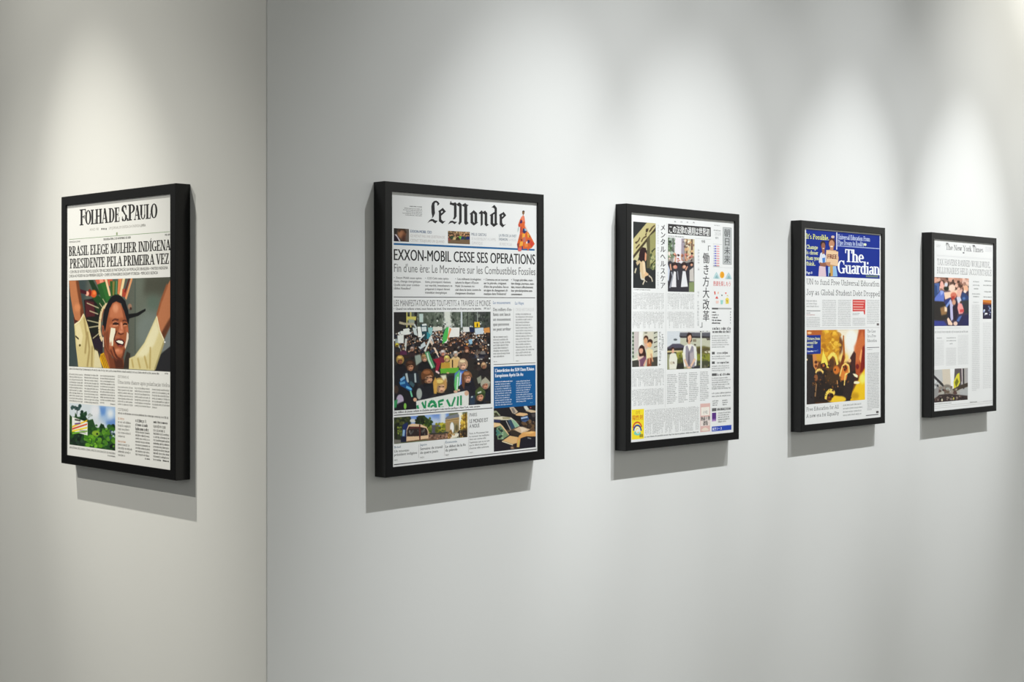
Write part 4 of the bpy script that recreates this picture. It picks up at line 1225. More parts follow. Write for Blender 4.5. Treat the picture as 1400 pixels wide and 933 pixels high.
F.poly([(880, 390), (930, 310), (960, 380), (1000, 360), (960, 470), (880, 470)], (140, 104, 56), 2)
F.poly([(920, 400), (1080, 350), (1060, 430), (920, 470)], (230, 222, 204), 5)
F.dabs(30, 880, 1180, 340, 440, (5, 12), [(84, 62, 40), (160, 120, 70), (60, 48, 40), (200, 170, 120)], 0.8, 1, 1.5)
for x in (1060, 1130, 1165):
    F.line([(x, 330), (x, 436)], 18, (48, 40, 36), 1.2)
F.done('news_photo', 'wide picture of a pale tram and a stone arch', 4)
m = P.part()
BL2 = (110, 130, 150)
for t, p0, p1, cap, c2, bd in (('Brésil', (45, 608), (148, 598), 34, BL2, .01), ('Un nouveau', (45, 673), (276, 652), 40, (88, 86, 86), .01), ('président indigène', (45, 729), (400, 692), 40, (88, 86, 86), .01), ('PAGE 2', (45, 805), (98, 800), 24, (130, 128, 126), .01),
                           ('Japon', (450, 571), (552, 560), 34, BL2, .01), ('Semaine de travail', (450, 634), (796, 602), 40, (88, 86, 86), .01), ('de quatre jours', (450, 694), (726, 668), 40, (88, 86, 86), .01), ('PAGE 4', (450, 764), (508, 758), 24, (130, 128, 126), .01),
                           ('Économie', (842, 530), (1020, 512), 34, BL2, .01), ('Le début de la fin', (842, 598), (1156, 568), 40, (88, 86, 86), .01), ('du pétrole', (842, 656), (1026, 638), 40, (88, 86, 86), .01), ('PAGE 7', (842, 725), (898, 719), 24, (130, 128, 126), .01)):
    P.text(m, t, p0, p1, cap, c2, D4, bold=bd)
P.done('photo_caption', m)
m = P.part()
P.text(m, 'PARIS', (524, 124), (648, 116), 58, (76, 74, 74), D5)
P.text(m, 'LE MONDE EST', (524, 234), (836, 208), 64, (64, 62, 62), D5, bold=0.01)
P.text(m, 'A NOUS', (524, 318), (688, 304), 64, (64, 62, 62), D5, bold=0.01)
for i, t in enumerate(("Paris, le Mouvement fait", "le souvenir les multiples", "dans son centre-ville", "l'optimiste que ce ne soit", "que le début jusqu'que", "d'autres villes suivront.")):
    P.text(m, t, (520, 425 + i * 50), (520 + 340 * min(1, len(t) / 25.5), 425 + i * 50 - 25), 30, (112, 110, 110), D5, bold=0.012)
P.text(m, 'PAGE 5', (522, 750), (580, 744), 22, (140, 138, 136), D5)
P.done('text_column', m)
m = P.part()
P.text(m, 'Le mouvement', (38, 148), (258, 149), 38, (104, 128, 168), B1, bold=0.012)
for i, (t, w) in enumerate((("Des milliers d'en-", 278), ('fants ont lancé', 258), ('un mouvement', 262), ('que personne', 242), ('ne peut arrêter', 262))):
    P.text(m, t, (40, 238 + i * 63), (w, 236 + i * 62), 40, (96, 94, 94), B1, bold=0.018)
P.body(m, (42, 552), (272, 546), (42, 836), 8, (124, 122, 122), B1, dense=1.1, weight=0.26, align='left', last=.62)
P.body(m, (44, 872), (90, 870), (44, 896), 1, (150, 148, 146), B1, weight=0.26)
P.done('text_column', m)
m = P.part()
P.text(m, 'La Haye', (318, 154), (430, 156), 38, (104, 128, 168), B1, bold=0.012)
P.text(m, 'CRISE HISTORIQUE', (324, 240), (558, 238), 38, (206, 204, 202), B1)
P.body(m, (326, 262), (566, 256), (326, 824), 16, (124, 122, 122), B1, dense=1.1, weight=0.26, align='left', last=.85)
P.body(m, (330, 864), (372, 862), (330, 886), 1, (150, 148, 146), B1, weight=0.26)
P.done('text_column', m)

k = B3
F = Picture(P, k, (63, 100), (777, 56), (63, 841), (777, 774), (40, 36, 40), 0.0007, 41, 0.45)
F.dabs(50, 300, 780, 330, 500, (14, 40), [(96, 74, 56), (70, 56, 46), (120, 96, 70), (50, 42, 38)], 2)
F.poly([(330, 95), (400, 80), (480, 170), (420, 210), (380, 190)], (196, 178, 156), 1.5)
F.poly([(360, 110), (400, 100), (440, 180), (400, 200)], (130, 122, 116), 2)
F.poly([(430, 210), (500, 180), (630, 195), (650, 220), (560, 245), (450, 235)], (216, 178, 134), 1.2)
F.poly([(380, 215), (450, 235), (560, 245), (540, 340), (420, 300)], (30, 28, 34), 1.5)
F.poly([(520, 262), (640, 230), (668, 300), (600, 345), (540, 330)], (66, 92, 134), 2)
F.line([(530, 280), (640, 258)], 16, (176, 192, 214), 1.2)
F.line([(545, 310), (650, 290)], 8, (30, 30, 40), 1)
F.poly([(570, 70), (620, 60), (670, 130), (620, 150), (590, 120)], (206, 206, 196), 2)
F.poly([(600, 150), (680, 130), (780, 150), (780, 180), (700, 185)], (206, 184, 154), 1.2)
F.poly([(650, 190), (780, 185), (780, 240), (690, 250)], (40, 36, 42), 2)
F.oval(692, 98, 12, 10, (190, 90, 90), 1)
F.poly([(700, 200), (770, 195), (770, 260), (720, 260)], (80, 74, 74), 3)
F.poly([(60, 150), (110, 150), (185, 235), (60, 240)], (150, 156, 128), 1.5)
F.poly([(70, 190), (110, 180), (150, 232), (80, 236)], (60, 60, 44), 1.5)
F.poly([(60, 255), (200, 245), (360, 265), (430, 320), (505, 410), (420, 440), (360, 310), (190, 310), (60, 300)], (214, 206, 184), 1.2)
F.poly([(210, 262), (330, 262), (350, 290), (220, 290)], (160, 150, 116), 2)
F.poly([(60, 300), (180, 305), (170, 350), (60, 345)], (56, 56, 90), 2)
F.poly([(190, 320), (280, 320), (340, 480), (220, 440)], (36, 34, 36), 1.2)
F.poly([(300, 310), (360, 300), (430, 440), (370, 470)], (56, 78, 96), 1.5)
F.poly([(365, 300), (410, 310), (500, 408), (430, 440)], (142, 178, 150), 2)
F.line([(275, 320), (352, 480)], 12, (176, 172, 168), 1)
F.poly([(400, 480), (500, 420), (600, 440), (680, 470), (640, 500), (540, 540)], (206, 180, 150), 1.5)
F.poly([(505, 430), (560, 425), (640, 470), (540, 520)], (224, 204, 180), 3)
F.poly([(340, 490), (420, 480), (530, 540), (480, 600), (360, 560)], (60, 52, 44), 2)
F.poly([(60, 350), (170, 362), (220, 410), (330, 560), (240, 610), (170, 410), (60, 440)], (222, 190, 146), 1.2)
F.poly([(110, 440), (180, 400), (320, 570), (210, 640), (130, 640)], (120, 146, 112), 2)
F.dabs(18, 120, 220, 440, 620, (10, 24), [(40, 54, 52), (170, 190, 160), (30, 36, 40), (70, 120, 110)], 2)
F.poly([(215, 660), (340, 575), (480, 600), (460, 700), (390, 720)], (216, 178, 126), 1.2)
F.line([(205, 672), (390, 735)], 16, (234, 216, 180), 1.2)
F.poly([(60, 640), (200, 680), (400, 745), (420, 800), (60, 850)], (40, 34, 42), 2)
F.oval(385, 780, 36, 22, (170, 140, 110), 4)
F.oval(420, 760, 24, 30, (60, 44, 36), 3)
F.poly([(455, 770), (460, 640), (500, 570), (560, 520), (700, 498), (780, 505), (780, 590), (620, 585), (520, 620), (500, 770)], (212, 160, 100), 1.2)
F.poly([(510, 775), (520, 640), (560, 605), (780, 590), (780, 780), (520, 800)], (36, 34, 44), 1.5)
F.line([(490, 650), (480, 770)], 16, (196, 186, 100), 1.5)
F.line([(640, 612), (700, 625)], 12, (150, 150, 150), 1.5)
F.poly([(560, 530), (700, 505), (770, 510), (700, 540)], (232, 190, 126), 3)
F.done('news_photo', 'picture of parked cars with copper bonnets', 4)
m = P.part()
P.rect(m, (72, 97), (894, 60), (72, 905), (894, 862), (14, 92, 152), B2)
P.done('news_panel', m, 'blue panel with white print')
m = P.part(1)
LB = (214, 226, 240)
P.text(m, "L'interdiction des SUV Dans l'Union", (100, 205), (862, 166), 66, (240, 244, 250), B2, bold=0.045)
P.text(m, 'Européenne Après Un An', (100, 304), (648, 274), 66, (240, 244, 250), B2, bold=0.045)
P.body(m, (98, 372), (450, 356), (98, 414), 1, (236, 240, 248), B2, weight=0.4, last=1)
P.body(m, (98, 418), (462, 400), (98, 872), 10, LB, B2, dense=1.0, weight=0.3, align='left', last=.95)
P.body(m, (512, 358), (846, 344), (512, 800), 10, LB, B2, dense=1.0, weight=0.3, align='left', last=.6)
P.text(m, 'P.3', (788, 812), (830, 808), 20, (110, 180, 220), B2, bold=0.02)
P.done('panel_text', m)
# ================================================================ second page on the right wall
P = Page('black-framed Japanese front page with vertical columns and a yellow rainbow advertisement', 'right', 1.26467, 1.46919, -0.00342)
J1, J2, J3 = K(830, 270, 7.0), K(830, 390, 7.0), K(830, 520, 7.0)
Ja, Jb, Jc, Jd, Je = K(860, 295, 8.886), K(910, 300, 9.147), K(950, 300, 9.147), K(860, 445, 14.35), K(910, 445, 13.33)
Jf, Jg = K(860, 545, 9.589), K(970, 410, 5.04)
LG = (128, 128, 128)
m = P.part()
for i, x in enumerate((650, 710, 768, 828)):
    P.text(m, '朝日未来'[i], (x - 8, 238 + i * 3), (x + 10, 238 + i * 3), 12, (90, 90, 90), J1, 'cjk', bold=0.01)
P.done('dateline', m)
k = Ja
F = Picture(P, k, (54, 70), (326, 95), (46, 880), (322, 886), (52, 54, 54), 0.0008, 51, 0.5)
F.poly([(40, 300), (225, 78), (340, 95), (340, 150), (45, 520)], (190, 180, 132), 1)
F.poly([(40, 500), (335, 130), (335, 200), (40, 560)], (74, 64, 48), 1.2)
F.poly([(250, 250), (335, 180), (335, 660), (250, 640)], (154, 152, 104), 1.5)
F.poly([(220, 270), (255, 250), (255, 640), (215, 640)], (98, 92, 68), 1.2)
F.poly([(50, 530), (215, 320), (220, 420), (130, 480), (90, 600), (50, 600)], (196, 188, 148), 1.5)
for pts in ([(80, 330), (105, 320), (120, 300), (135, 268)], [(205, 200), (225, 190), (235, 155)], [(150, 320), (175, 275), (215, 250)], [(245, 200), (280, 150), (315, 120)], [(200, 240), (215, 215)], [(260, 190), (290, 140)], [(85, 400), (130, 350)], [(75, 330), (100, 335)]):
    F.line(pts, 12, (92, 76, 56), 0.8)
F.oval(218, 180, 14, 22, (70, 58, 48), 1)
F.dabs(26, 265, 322, 420, 650, (6, 14), [(84, 96, 66), (60, 66, 50), (176, 176, 130), (110, 120, 84)], 0.8, 1, 1.8)
F.line([(275, 440), (320, 400)], 10, (60, 62, 50), 0.8)
F.line([(250, 640), (320, 540)], 8, (70, 76, 56), 0.8)
F.oval(70, 590, 34, 50, (44, 44, 46), 1.5)
F.poly([(85, 570), (140, 530), (150, 560), (100, 610)], (196, 176, 140), 1)
F.line([(88, 640), (72, 700)], 14, (206, 196, 170), 0.8)
F.poly([(135, 560), (160, 540), (190, 560), (205, 680), (240, 720), (200, 740), (180, 790), (140, 760), (132, 640)], (206, 182, 146), 1)
F.poly([(165, 560), (195, 570), (205, 690), (180, 720)], (222, 200, 170), 2)
F.poly([(195, 440), (216, 470), (212, 540), (196, 560), (186, 500)], (206, 150, 120), 1)
F.poly([(135, 420), (165, 385), (205, 395), (215, 440), (195, 450), (190, 530), (150, 565), (125, 540), (122, 480)], (54, 36, 38), 1)
F.poly([(195, 680), (240, 710), (230, 730), (190, 740)], (216, 180, 140), 1)
F.line([(140, 690), (150, 770), (190, 780)], 14, (206, 198, 180), 0.8)
F.line([(185, 770), (220, 805)], 12, (214, 204, 186), 0.8)
F.line([(195, 780), (168, 840)], 12, (206, 196, 176), 0.8)
F.oval(235, 770, 44, 34, (46, 42, 44), 1.5)
F.line([(240, 728), (275, 760), (286, 805)], 12, (196, 186, 166), 0.8)
F.poly([(45, 720), (130, 720), (150, 890), (45, 890)], (48, 50, 52), 3)
F.done('news_photo', 'picture of a person seated under a patterned slanting banister', 3)
m = P.part()
P.body(m, (58, 885), (262, 897), (58, 905), 1, (120, 120, 120), Ja, weight=0.3, last=1)
P.done('photo_caption', m)
m = P.part()
P.column_text(m, 'メンタルヘルスケア', (412, 100), (412, 892), 66, (52, 50, 52), Ja, 0.018)
P.done('headline', m, 'vertical headline')
m = P.part()
P.jbody(m, (342, 110), (364, 112), (342, 890), 1, 26, (196, 196, 196), Ja, fill=0.8, skip=.15)
P.done('subheadline', m)
m = P.part()
P.rule(m, (455, 90), (452, 940), 0.5, (206, 206, 206), Ja)
P.done('column_line', m)
m = P.part()
P.rect(m, (583, 254), (992, 286), (583, 349), (992, 374), (58, 56, 56), J1)
P.done('news_panel', m, 'dark panel with white print')
m = P.part(1)
P.text(m, 'この法律の適用は世界初', (592, 336), (980, 364), 66, (244, 244, 242), J1, 'cjk', bold=0.028)
P.done('panel_text', m)
m = P.part()
P.body(m, (583, 358), (740, 368), (583, 380), 1, (120, 120, 120), J1, weight=0.3, last=1)
P.done('photo_caption', m)
k = Jb
F = Picture(P, k, (30, 226), (364, 250), (26, 906), (358, 910), (150, 146, 140), 0.0008, 52, 0.5)
F.poly([(110, 220), (220, 220), (215, 560), (100, 540)], (226, 220, 224), 5)
F.poly([(20, 220), (110, 220), (110, 480), (20, 500)], (110, 124, 100), 5)
F.dabs(30, 30, 110, 240, 460, (10, 20), [(84, 104, 76), (130, 150, 120), (60, 70, 60), (170, 180, 170)], 1.2)
F.line([(95, 230), (95, 400)], 14, (110, 110, 110), 2)
F.poly([(200, 240), (235, 240), (230, 520), (195, 500)], (160, 150, 160), 3)
F.poly([(250, 240), (370, 240), (370, 470), (250, 470)], (206, 192, 160), 4)
F.line([(265, 250), (265, 460)], 22, (120, 96, 80), 2)
F.line([(330, 250), (330, 420)], 22, (110, 86, 74), 2)
F.dabs(24, 220, 360, 260, 480, (8, 18), [(150, 120, 100), (206, 170, 130), (226, 216, 196), (110, 90, 84)], 1.2)
F.line([(132, 440), (120, 540)], 20, (206, 164, 140), 1.5)
F.line([(200, 440), (205, 520)], 18, (190, 150, 126), 1.5)
F.dabs(30, 40, 350, 430, 540, (8, 16), [(206, 160, 130), (150, 100, 84), (70, 50, 46), (214, 190, 176), (190, 120, 110)], 1)
F.poly([(20, 540), (60, 520), (110, 560), (160, 540), (200, 560), (300, 540), (350, 540), (360, 780), (300, 800), (290, 910), (20, 910)], (62, 60, 66), 1.5)
F.poly([(300, 640), (350, 600), (358, 780), (300, 780)], (196, 190, 184), 2)
F.poly([(295, 790), (358, 785), (358, 910), (295, 910)], (134, 146, 104), 2)
F.oval(45, 430, 14, 26, (226, 214, 206), 1)
F.poly([(30, 560), (55, 640), (40, 780), (26, 760)], (200, 204, 216), 1.5)
for x, w in ((115, 0), (232, 0)):
    F.head(x, 580, 36, (56, 42, 42), (220, 172, 148), eyes=False)
F.oval(130, 600, 18, 22, (206, 140, 124), 3)
F.head(325, 560, 26, (52, 40, 40), (210, 160, 136), eyes=False)
F.poly([(105, 650), (130, 660), (135, 850), (70, 850)], (222, 220, 222), 1)
F.poly([(215, 650), (250, 650), (280, 845), (192, 850)], (220, 220, 222), 1)
F.line([(75, 660), (90, 720), (45, 900)], 14, (160, 162, 170), 1)
F.line([(150, 650), (160, 760)], 10, (150, 150, 158), 1)
F.line([(60, 560), (70, 640)], 16, (206, 160, 136), 1.2)
F.line([(275, 590), (250, 640)], 14, (210, 160, 136), 1)
F.poly([(26, 860), (290, 860), (290, 912), (26, 912)], (60, 58, 64), 2)
F.done('news_photo', 'picture of cheering people in dark suits', 4)
m = P.part()
P.text(m, '「', (918, 520), (990, 534), 62, (80, 78, 80), J1, 'cjk', bold=-0.006)
P.column_text(m, '働き方大改革', (948, 526), (940, 1190), 66, (62, 60, 62), J1, 0.012)
P.text(m, '」', (890, 408), (956, 392), 62, (80, 78, 80), J2, 'cjk', bold=-0.006)
P.done('headline', m, 'vertical headline')
m = P.part()
P.jbody(m, (866, 490), (886, 492), (866, 910), 1, 14, (186, 186, 186), J1, fill=0.85, skip=.1)
P.jbody(m, (862, 60), (882, 60), (862, 395), 1, 11, (186, 186, 186), J2, fill=0.85, skip=.1)
P.done('subheadline', m)
m = P.part()
P.text(m, '令和', (902, 433), (938, 437), 26, (84, 84, 84), J1, 'cjk', bold=0.02)
P.rule(m, (845, 392), (992, 404), 0.4, (200, 200, 200), J1)
P.done('dateline', m)
m = P.part()
P.body(m, (1026, 258), (1080, 263), (1026, 274), 1, (150, 150, 150), J1, weight=0.3, last=1)
P.body(m, (1020, 302), (1092, 308), (1020, 326), 1, (140, 140, 140), J1, weight=0.3, last=1)
P.text(m, '2028', (1030, 362), (1088, 367), 30, (196, 196, 196), J1)
P.text(m, '朝刊', (1036, 398), (1066, 400), 20, (130, 130, 130), J1, 'cjk')
P.done('dateline', m)
m = P.part()
P.rect(m, (1110, 284), (1194, 292), (1104, 640), (1190, 646), (150, 152, 152), J1)
P.rect(m, (1114, 289), (1190, 296), (1108, 635), (1186, 641), (196, 198, 198), J1)
P.jbody(m, (1116, 292), (1188, 298), (1110, 634), 9, 40, (176, 178, 178), J1, skip=.1)
P.column_text(m, '朝日未来', (1150, 300), (1146, 634), 62, (92, 94, 94), J1, 0.012)
P.done('masthead', m, 'boxed vertical title on a grey pattern')
m = P.part()
P.rule(m, (1014, 446), (1100, 452), 0.4, (190, 190, 190), J1)
for i in range(9):
    y = 462 + i * 23
    P.rect(m, (1016, y), (1042, y + 2), (1016, y + 12), (1042, y + 14), (206, 210, 224), J1)
    P.rect(m, (1028, y), (1044, y + 1), (1028, y + 12), (1044, y + 13), (110, 116, 206), J1)
    P.rect(m, (1046, y + 1), (1074, y + 3), (1046, y + 12), (1074, y + 14), (236, 170, 172), J1)
P.body(m, (1014, 646), (1076, 650), (1014, 662), 1, (150, 150, 150), J1, weight=0.3, last=1)
P.done('data_table', m, 'small blue and pink table')
m = P.part()
P.rule(m, (1014, 668), (1200, 676), 0.4, (206, 206, 206), J1)
for cx, cy, c2 in ((1050, 756, (190, 216, 218)), (1166, 760, (186, 210, 216))):
    P.poly(m, [(cx - 36, cy + 22), (cx - 20, cy - 16), (cx - 4, cy - 44), (cx + 12, cy - 20), (cx + 30, cy + 24)], c2, J1)
    P.poly(m, [(cx - 18, cy + 20), (cx - 8, cy - 8), (cx + 4, cy - 10), (cx + 16, cy + 22)], (150, 186, 190), J1)
P.poly(m, [(1100 + 22 * math.cos(i * .5236), 742 + 33 * math.sin(i * .5236)) for i in range(12)], (244, 184, 60), J1)
P.poly(m, [(1103 + 12 * math.cos(i * .5236), 742 + 26 * math.sin(i * .5236)) for i in range(12)], (236, 160, 44), J1)
P.text(m, '熱波を楽しもう', (1016, 842), (1184, 850), 42, (220, 96, 92), J1, 'cjk', bold=0.01)
for pts, c2 in (([(1024, 60), (1036, 60), (1038, 88), (1028, 92)], (224, 90, 70)), ([(1056, 66), (1070, 64), (1068, 84), (1058, 84)], (240, 196, 170)), ([(1034, 128), (1050, 104), (1066, 130)], (224, 84, 76)),
                ([(1040, 150), (1070, 150), (1066, 176), (1042, 176)], (240, 206, 196)), ([(1092, 92), (1104, 92), (1104, 104), (1094, 104)], (90, 120, 110)), ([(1084, 144), (1112, 144), (1106, 184), (1088, 184)], (160, 214, 206)),
                ([(1126, 72), (1144, 70), (1138, 90)], (230, 110, 84)), ([(1140, 98), (1156, 94), (1160, 108)], (240, 216, 120)), ([(1132, 132), (1150, 118), (1166, 134), (1164, 178), (1136, 180)], (236, 216, 96)), ([(1140, 140), (1156, 146), (1150, 170)], (196, 150, 60))):
    P.poly(m, pts, c2, J2)
P.done('advertisement', m, 'weather box with an orange sun')
m = P.part()
for (tl, tr, bl, n, r2) in (((248, 74), (545, 72), (242, 236), 22, 18), ((244, 258), (545, 250), (240, 420), 22, 18)):
    P.jbody(m, tl, tr, bl, n, r2, (132, 132, 130), J2, fill=0.66)
P.done('text_column', m)
m = P.part()
for (tl, tr, bl, n, r2) in (((578, 80), (835, 76), (576, 235), 19, 18), ((576, 258), (835, 250), (574, 418), 19, 18)):
    P.jbody(m, tl, tr, bl, n, r2, (136, 136, 134), J2, fill=0.66)
P.done('text_column', m)
m = P.part()
P.rule(m, (566, 70), (556, 1170), 0.5, (196, 196, 194), J2)
P.done('column_line', m)
k = Jd
F = Picture(P, k, (62, 128), (562, 116), (60, 822), (558, 800), (196, 196, 180), 0.0008, 53, 0.5)
F.poly([(55, 120), (100, 120), (110, 670), (55, 680)], (180, 190, 170), 3)
for i in range(7):
    F.oval(80, 160 + i * 76, 16, 28, (70, 84, 70), 1.5)
F.poly([(100, 120), (190, 120), (190, 470), (100, 600)], (196, 186, 184), 3)
F.line([(185, 120), (180, 400)], 10, (170, 156, 156), 2)
F.poly([(195, 120), (280, 120), (270, 480), (190, 420)], (228, 226, 220), 4)
F.poly([(290, 120), (480, 120), (480, 330), (290, 330)], (206, 200, 182), 5)
F.line([(305, 150), (360, 150)], 16, (120, 120, 104), 2)
for i in range(5):
    F.poly([(490, 145 + i * 94), (555, 130 + i * 92), (555, 150 + i * 92), (530, 150 + i * 93), (495, 178 + i * 90)], (74, 70, 62), 1.2)
F.poly([(55, 690), (170, 650), (170, 670), (60, 710)], (234, 232, 214), 1.5)
F.poly([(55, 700), (200, 680), (200, 830), (55, 830)], (74, 72, 66), 1.5)
F.poly([(430, 640), (562, 620), (562, 805), (430, 815)], (78, 74, 66), 1.5)
F.poly([(290, 300), (330, 280), (390, 420), (330, 480), (310, 440)], (206, 170, 150), 2)
F.oval(335, 265, 46, 62, (74, 50, 40), 1.5)
F.oval(330, 305, 36, 60, (206, 158, 122), 2)
F.oval(416, 330, 52, 56, (66, 44, 36), 1.5)
F.oval(405, 385, 44, 56, (216, 164, 116), 2)
F.oval(372, 380, 22, 26, (232, 176, 130), 2)
F.poly([(345, 480), (400, 450), (470, 490), (470, 640), (350, 660)], (226, 208, 164), 2)
F.line([(430, 560), (470, 720)], 26, (206, 160, 126), 2)
F.poly([(360, 660), (440, 640), (440, 810), (350, 815)], (136, 74, 52), 3)
F.line([(400, 650), (400, 760)], 20, (214, 160, 126), 2)
F.poly([(185, 480), (215, 410), (255, 385), (300, 420), (335, 560), (340, 640), (200, 620)], (64, 42, 38), 1.5)
F.oval(238, 500, 40, 62, (214, 164, 140), 2)
F.poly([(200, 460), (250, 415), (290, 470), (250, 455)], (60, 40, 36), 1.5)
F.poly([(165, 560), (210, 620), (290, 600), (300, 700), (180, 700)], (220, 190, 176), 2.5)
F.poly([(195, 690), (330, 600), (345, 700), (290, 815), (200, 818)], (120, 84, 104), 2.5)
F.line([(340, 680), (290, 800)], 24, (220, 176, 150), 2)
F.line([(205, 700), (210, 815)], 16, (226, 200, 190), 2)
F.done('news_photo', 'picture of a parent and two children', 4)
m = P.part()
P.jbody(m, (494, 448), (544, 446), (490, 772), 2, 16, (110, 110, 110), J2, fill=0.8, skip=.2)
P.done('subheadline', m)
k = Je
F = Picture(P, k, (30, 110), (812, 102), (28, 810), (812, 778), (150, 150, 120), 0.0008, 54, 0.5)
F.poly([(20, 100), (830, 100), (830, 150), (20, 400)], (214, 214, 212), 4)
F.poly([(20, 100), (270, 100), (270, 350), (20, 400)], (206, 210, 214), 4)
F.poly([(265, 135), (820, 135), (820, 215), (250, 210)], (98, 98, 104), 2)
F.poly([(260, 200), (820, 205), (820, 240), (270, 235)], (60, 56, 58), 1.5)
F.poly([(270, 235), (820, 240), (820, 400), (270, 380)], (190, 190, 170), 2)
F.line([(500, 280), (560, 280)], 30, (140, 130, 110), 2)
F.line([(520, 355), (556, 362)], 14, (80, 70, 60), 1.5)
F.poly([(740, 240), (820, 240), (820, 270), (760, 275)], (90, 84, 76), 2)
F.oval(180, 265, 34, 18, (90, 96, 100), 2)
F.poly([(20, 420), (130, 340), (270, 340), (350, 380), (330, 430), (20, 450)], (86, 82, 96), 2)
F.poly([(20, 430), (340, 410), (340, 460), (20, 470)], (56, 50, 48), 2)
F.line([(30, 490), (300, 480)], 22, (214, 196, 150), 1.5)
F.line([(30, 515), (200, 505)], 18, (66, 60, 54), 2)
F.poly([(200, 500), (340, 470), (340, 700), (200, 720)], (146, 144, 66), 4)
F.poly([(200, 600), (340, 580), (340, 790), (200, 800)], (84, 86, 50), 4)
F.poly([(560, 400), (700, 380), (820, 420), (820, 560), (560, 560)], (116, 110, 66), 4)
F.oval(620, 470, 50, 60, (84, 74, 50), 5)
F.oval(740, 450, 70, 40, (96, 88, 62), 5)
F.poly([(560, 530), (820, 530), (820, 700), (560, 700)], (136, 140, 62), 4)
F.poly([(560, 650), (820, 640), (820, 790), (560, 790)], (76, 78, 60), 4)
F.dabs(70, 200, 820, 480, 740, (10, 22), [(110, 116, 56), (150, 150, 70), (74, 76, 46), (96, 96, 60)], 2, 0.7)
F.dabs(12, 700, 810, 470, 500, (8, 14), [(206, 200, 180)], 1.5)
F.dabs(10, 690, 800, 720, 770, (10, 20), [(120, 116, 100), (66, 66, 60)], 2)
F.poly([(200, 700), (340, 690), (330, 800), (200, 800)], (54, 52, 46), 3)
F.poly([(480, 760), (620, 740), (620, 790), (480, 795)], (60, 58, 64), 2)
F.poly([(636, 105), (662, 105), (662, 785), (632, 785)], (206, 206, 200), 1.5)
F.oval(640, 115, 12, 14, (70, 70, 74), 1)
for x in (685, 760): F.oval(x, 108, 14, 8, (80, 80, 84), 1)
F.poly([(80, 540), (110, 510), (180, 510), (215, 600), (210, 720), (195, 800), (70, 805), (65, 640)], (222, 220, 206), 1.5)
F.oval(110, 690, 34, 28, (206, 198, 176), 2)
F.line([(140, 670), (160, 700)], 16, (120, 104, 90), 2)
F.oval(130, 440, 34, 40, (76, 48, 44), 1.5)
F.oval(134, 470, 26, 44, (214, 170, 146), 2)
F.poly([(110, 470), (105, 430), (130, 405), (150, 420), (125, 440)], (72, 46, 42), 1.5)
F.poly([(340, 380), (400, 350), (480, 350), (560, 400), (575, 600), (560, 740), (340, 760), (315, 600), (320, 460)], (222, 220, 216), 1.5)
F.poly([(370, 385), (400, 370), (440, 480), (480, 370), (510, 400), (520, 600), (540, 700), (520, 770), (370, 760), (365, 560)], (146, 140, 150), 2)
F.poly([(420, 480), (440, 500), (440, 740), (405, 720)], (104, 96, 104), 3)
F.poly([(400, 360), (440, 470), (478, 360), (440, 380)], (232, 226, 214), 1.5)
F.poly([(440, 520), (510, 480), (530, 620), (460, 700)], (176, 166, 170), 4)
F.line([(345, 620), (400, 750)], 34, (220, 186, 160), 2)
F.line([(540, 610), (460, 750)], 30, (220, 186, 160), 2)
F.oval(428, 772, 34, 20, (222, 184, 160), 2)
F.line([(318, 500), (350, 620)], 40, (226, 222, 200), 2)
F.line([(555, 480), (540, 610)], 36, (222, 222, 212), 2)
F.poly([(380, 300), (385, 180), (420, 130), (470, 150), (485, 200), (480, 290), (440, 330), (400, 320)], (60, 44, 42), 1.5)
F.oval(438, 235, 36, 66, (226, 180, 150), 2)
F.oval(432, 310, 26, 40, (216, 166, 136), 3)
F.oval(440, 250, 10, 12, (206, 140, 110), 2)
F.poly([(395, 220), (405, 165), (440, 145), (475, 175), (450, 175), (415, 200)], (58, 42, 40), 1.5)
F.done('news_photo', 'picture of two people standing in a garden', 4)
m = P.part()
for (tl, tr, bl, n, r2) in (((240, 808), (545, 796), (238, 976), 22, 18),):
    P.jbody(m, tl, tr, bl, n, r2, (128, 128, 126), J2, fill=0.7)
P.jbody(m, (238, 88), (540, 74), (236, 250), 22, 18, (130, 130, 128), J3, fill=0.7)
P.done('text_column', m)
m = P.part()
P.body(m, (574, 852), (676, 848), (574, 1140), 16, (150, 150, 150), J2, dense=.8, weight=0.3, align='left', last=.6)
P.body(m, (684, 838), (776, 832), (684, 1130), 16, (150, 150, 150), J2, dense=.8, weight=0.3, align='left', last=.6)
P.body(m, (786, 832), (878, 826), (786, 1122), 16, (150, 150, 150), J2, dense=.8, weight=0.3, align='left', last=.6)
P.body(m, (890, 826), (984, 820), (890, 1112), 16, (150, 150, 150), J2, dense=.8, weight=0.3, align='left', last=.6)
P.done('text_column', m)
m = P.part()
P.rect(m, (1003, 218), (1190, 217), (1003, 234), (1190, 231), (176, 176, 174), J2)
P.rect(m, (1003, 218), (1062, 218), (1003, 234), (1062, 233), (96, 96, 96), J2)
for i, w in enumerate((46, 66, 56, 94, 86)):
    P.body(m, (1003, 248 + i * 26), (1003 + w, 248 + i * 26), (1003, 270 + i * 26), 1, (84, 84, 84), J2, dense=.7, weight=0.5, last=1)
    P.body(m, (1178, 246 + i * 26), (1192, 246 + i * 26), (1178, 268 + i * 26), 1, (84, 84, 84), J2, dense=.7, weight=0.5, last=1)
P.done('index_list', m)
m = P.part()
P.body(m, (1008, 402), (1192, 398), (1008, 434), 1, (92, 92, 92), J2, dense=.6, weight=0.42, last=1, fill=.8)
P.body(m, (1008, 434), (1192, 430), (1008, 464), 1, (92, 92, 92), J2, dense=.6, weight=0.42, last=1, fill=.8)
P.body(m, (1003, 478), (1190, 472), (1003, 606), 6, (150, 150, 150), J2, dense=.8, weight=0.3, align='left', last=.7)
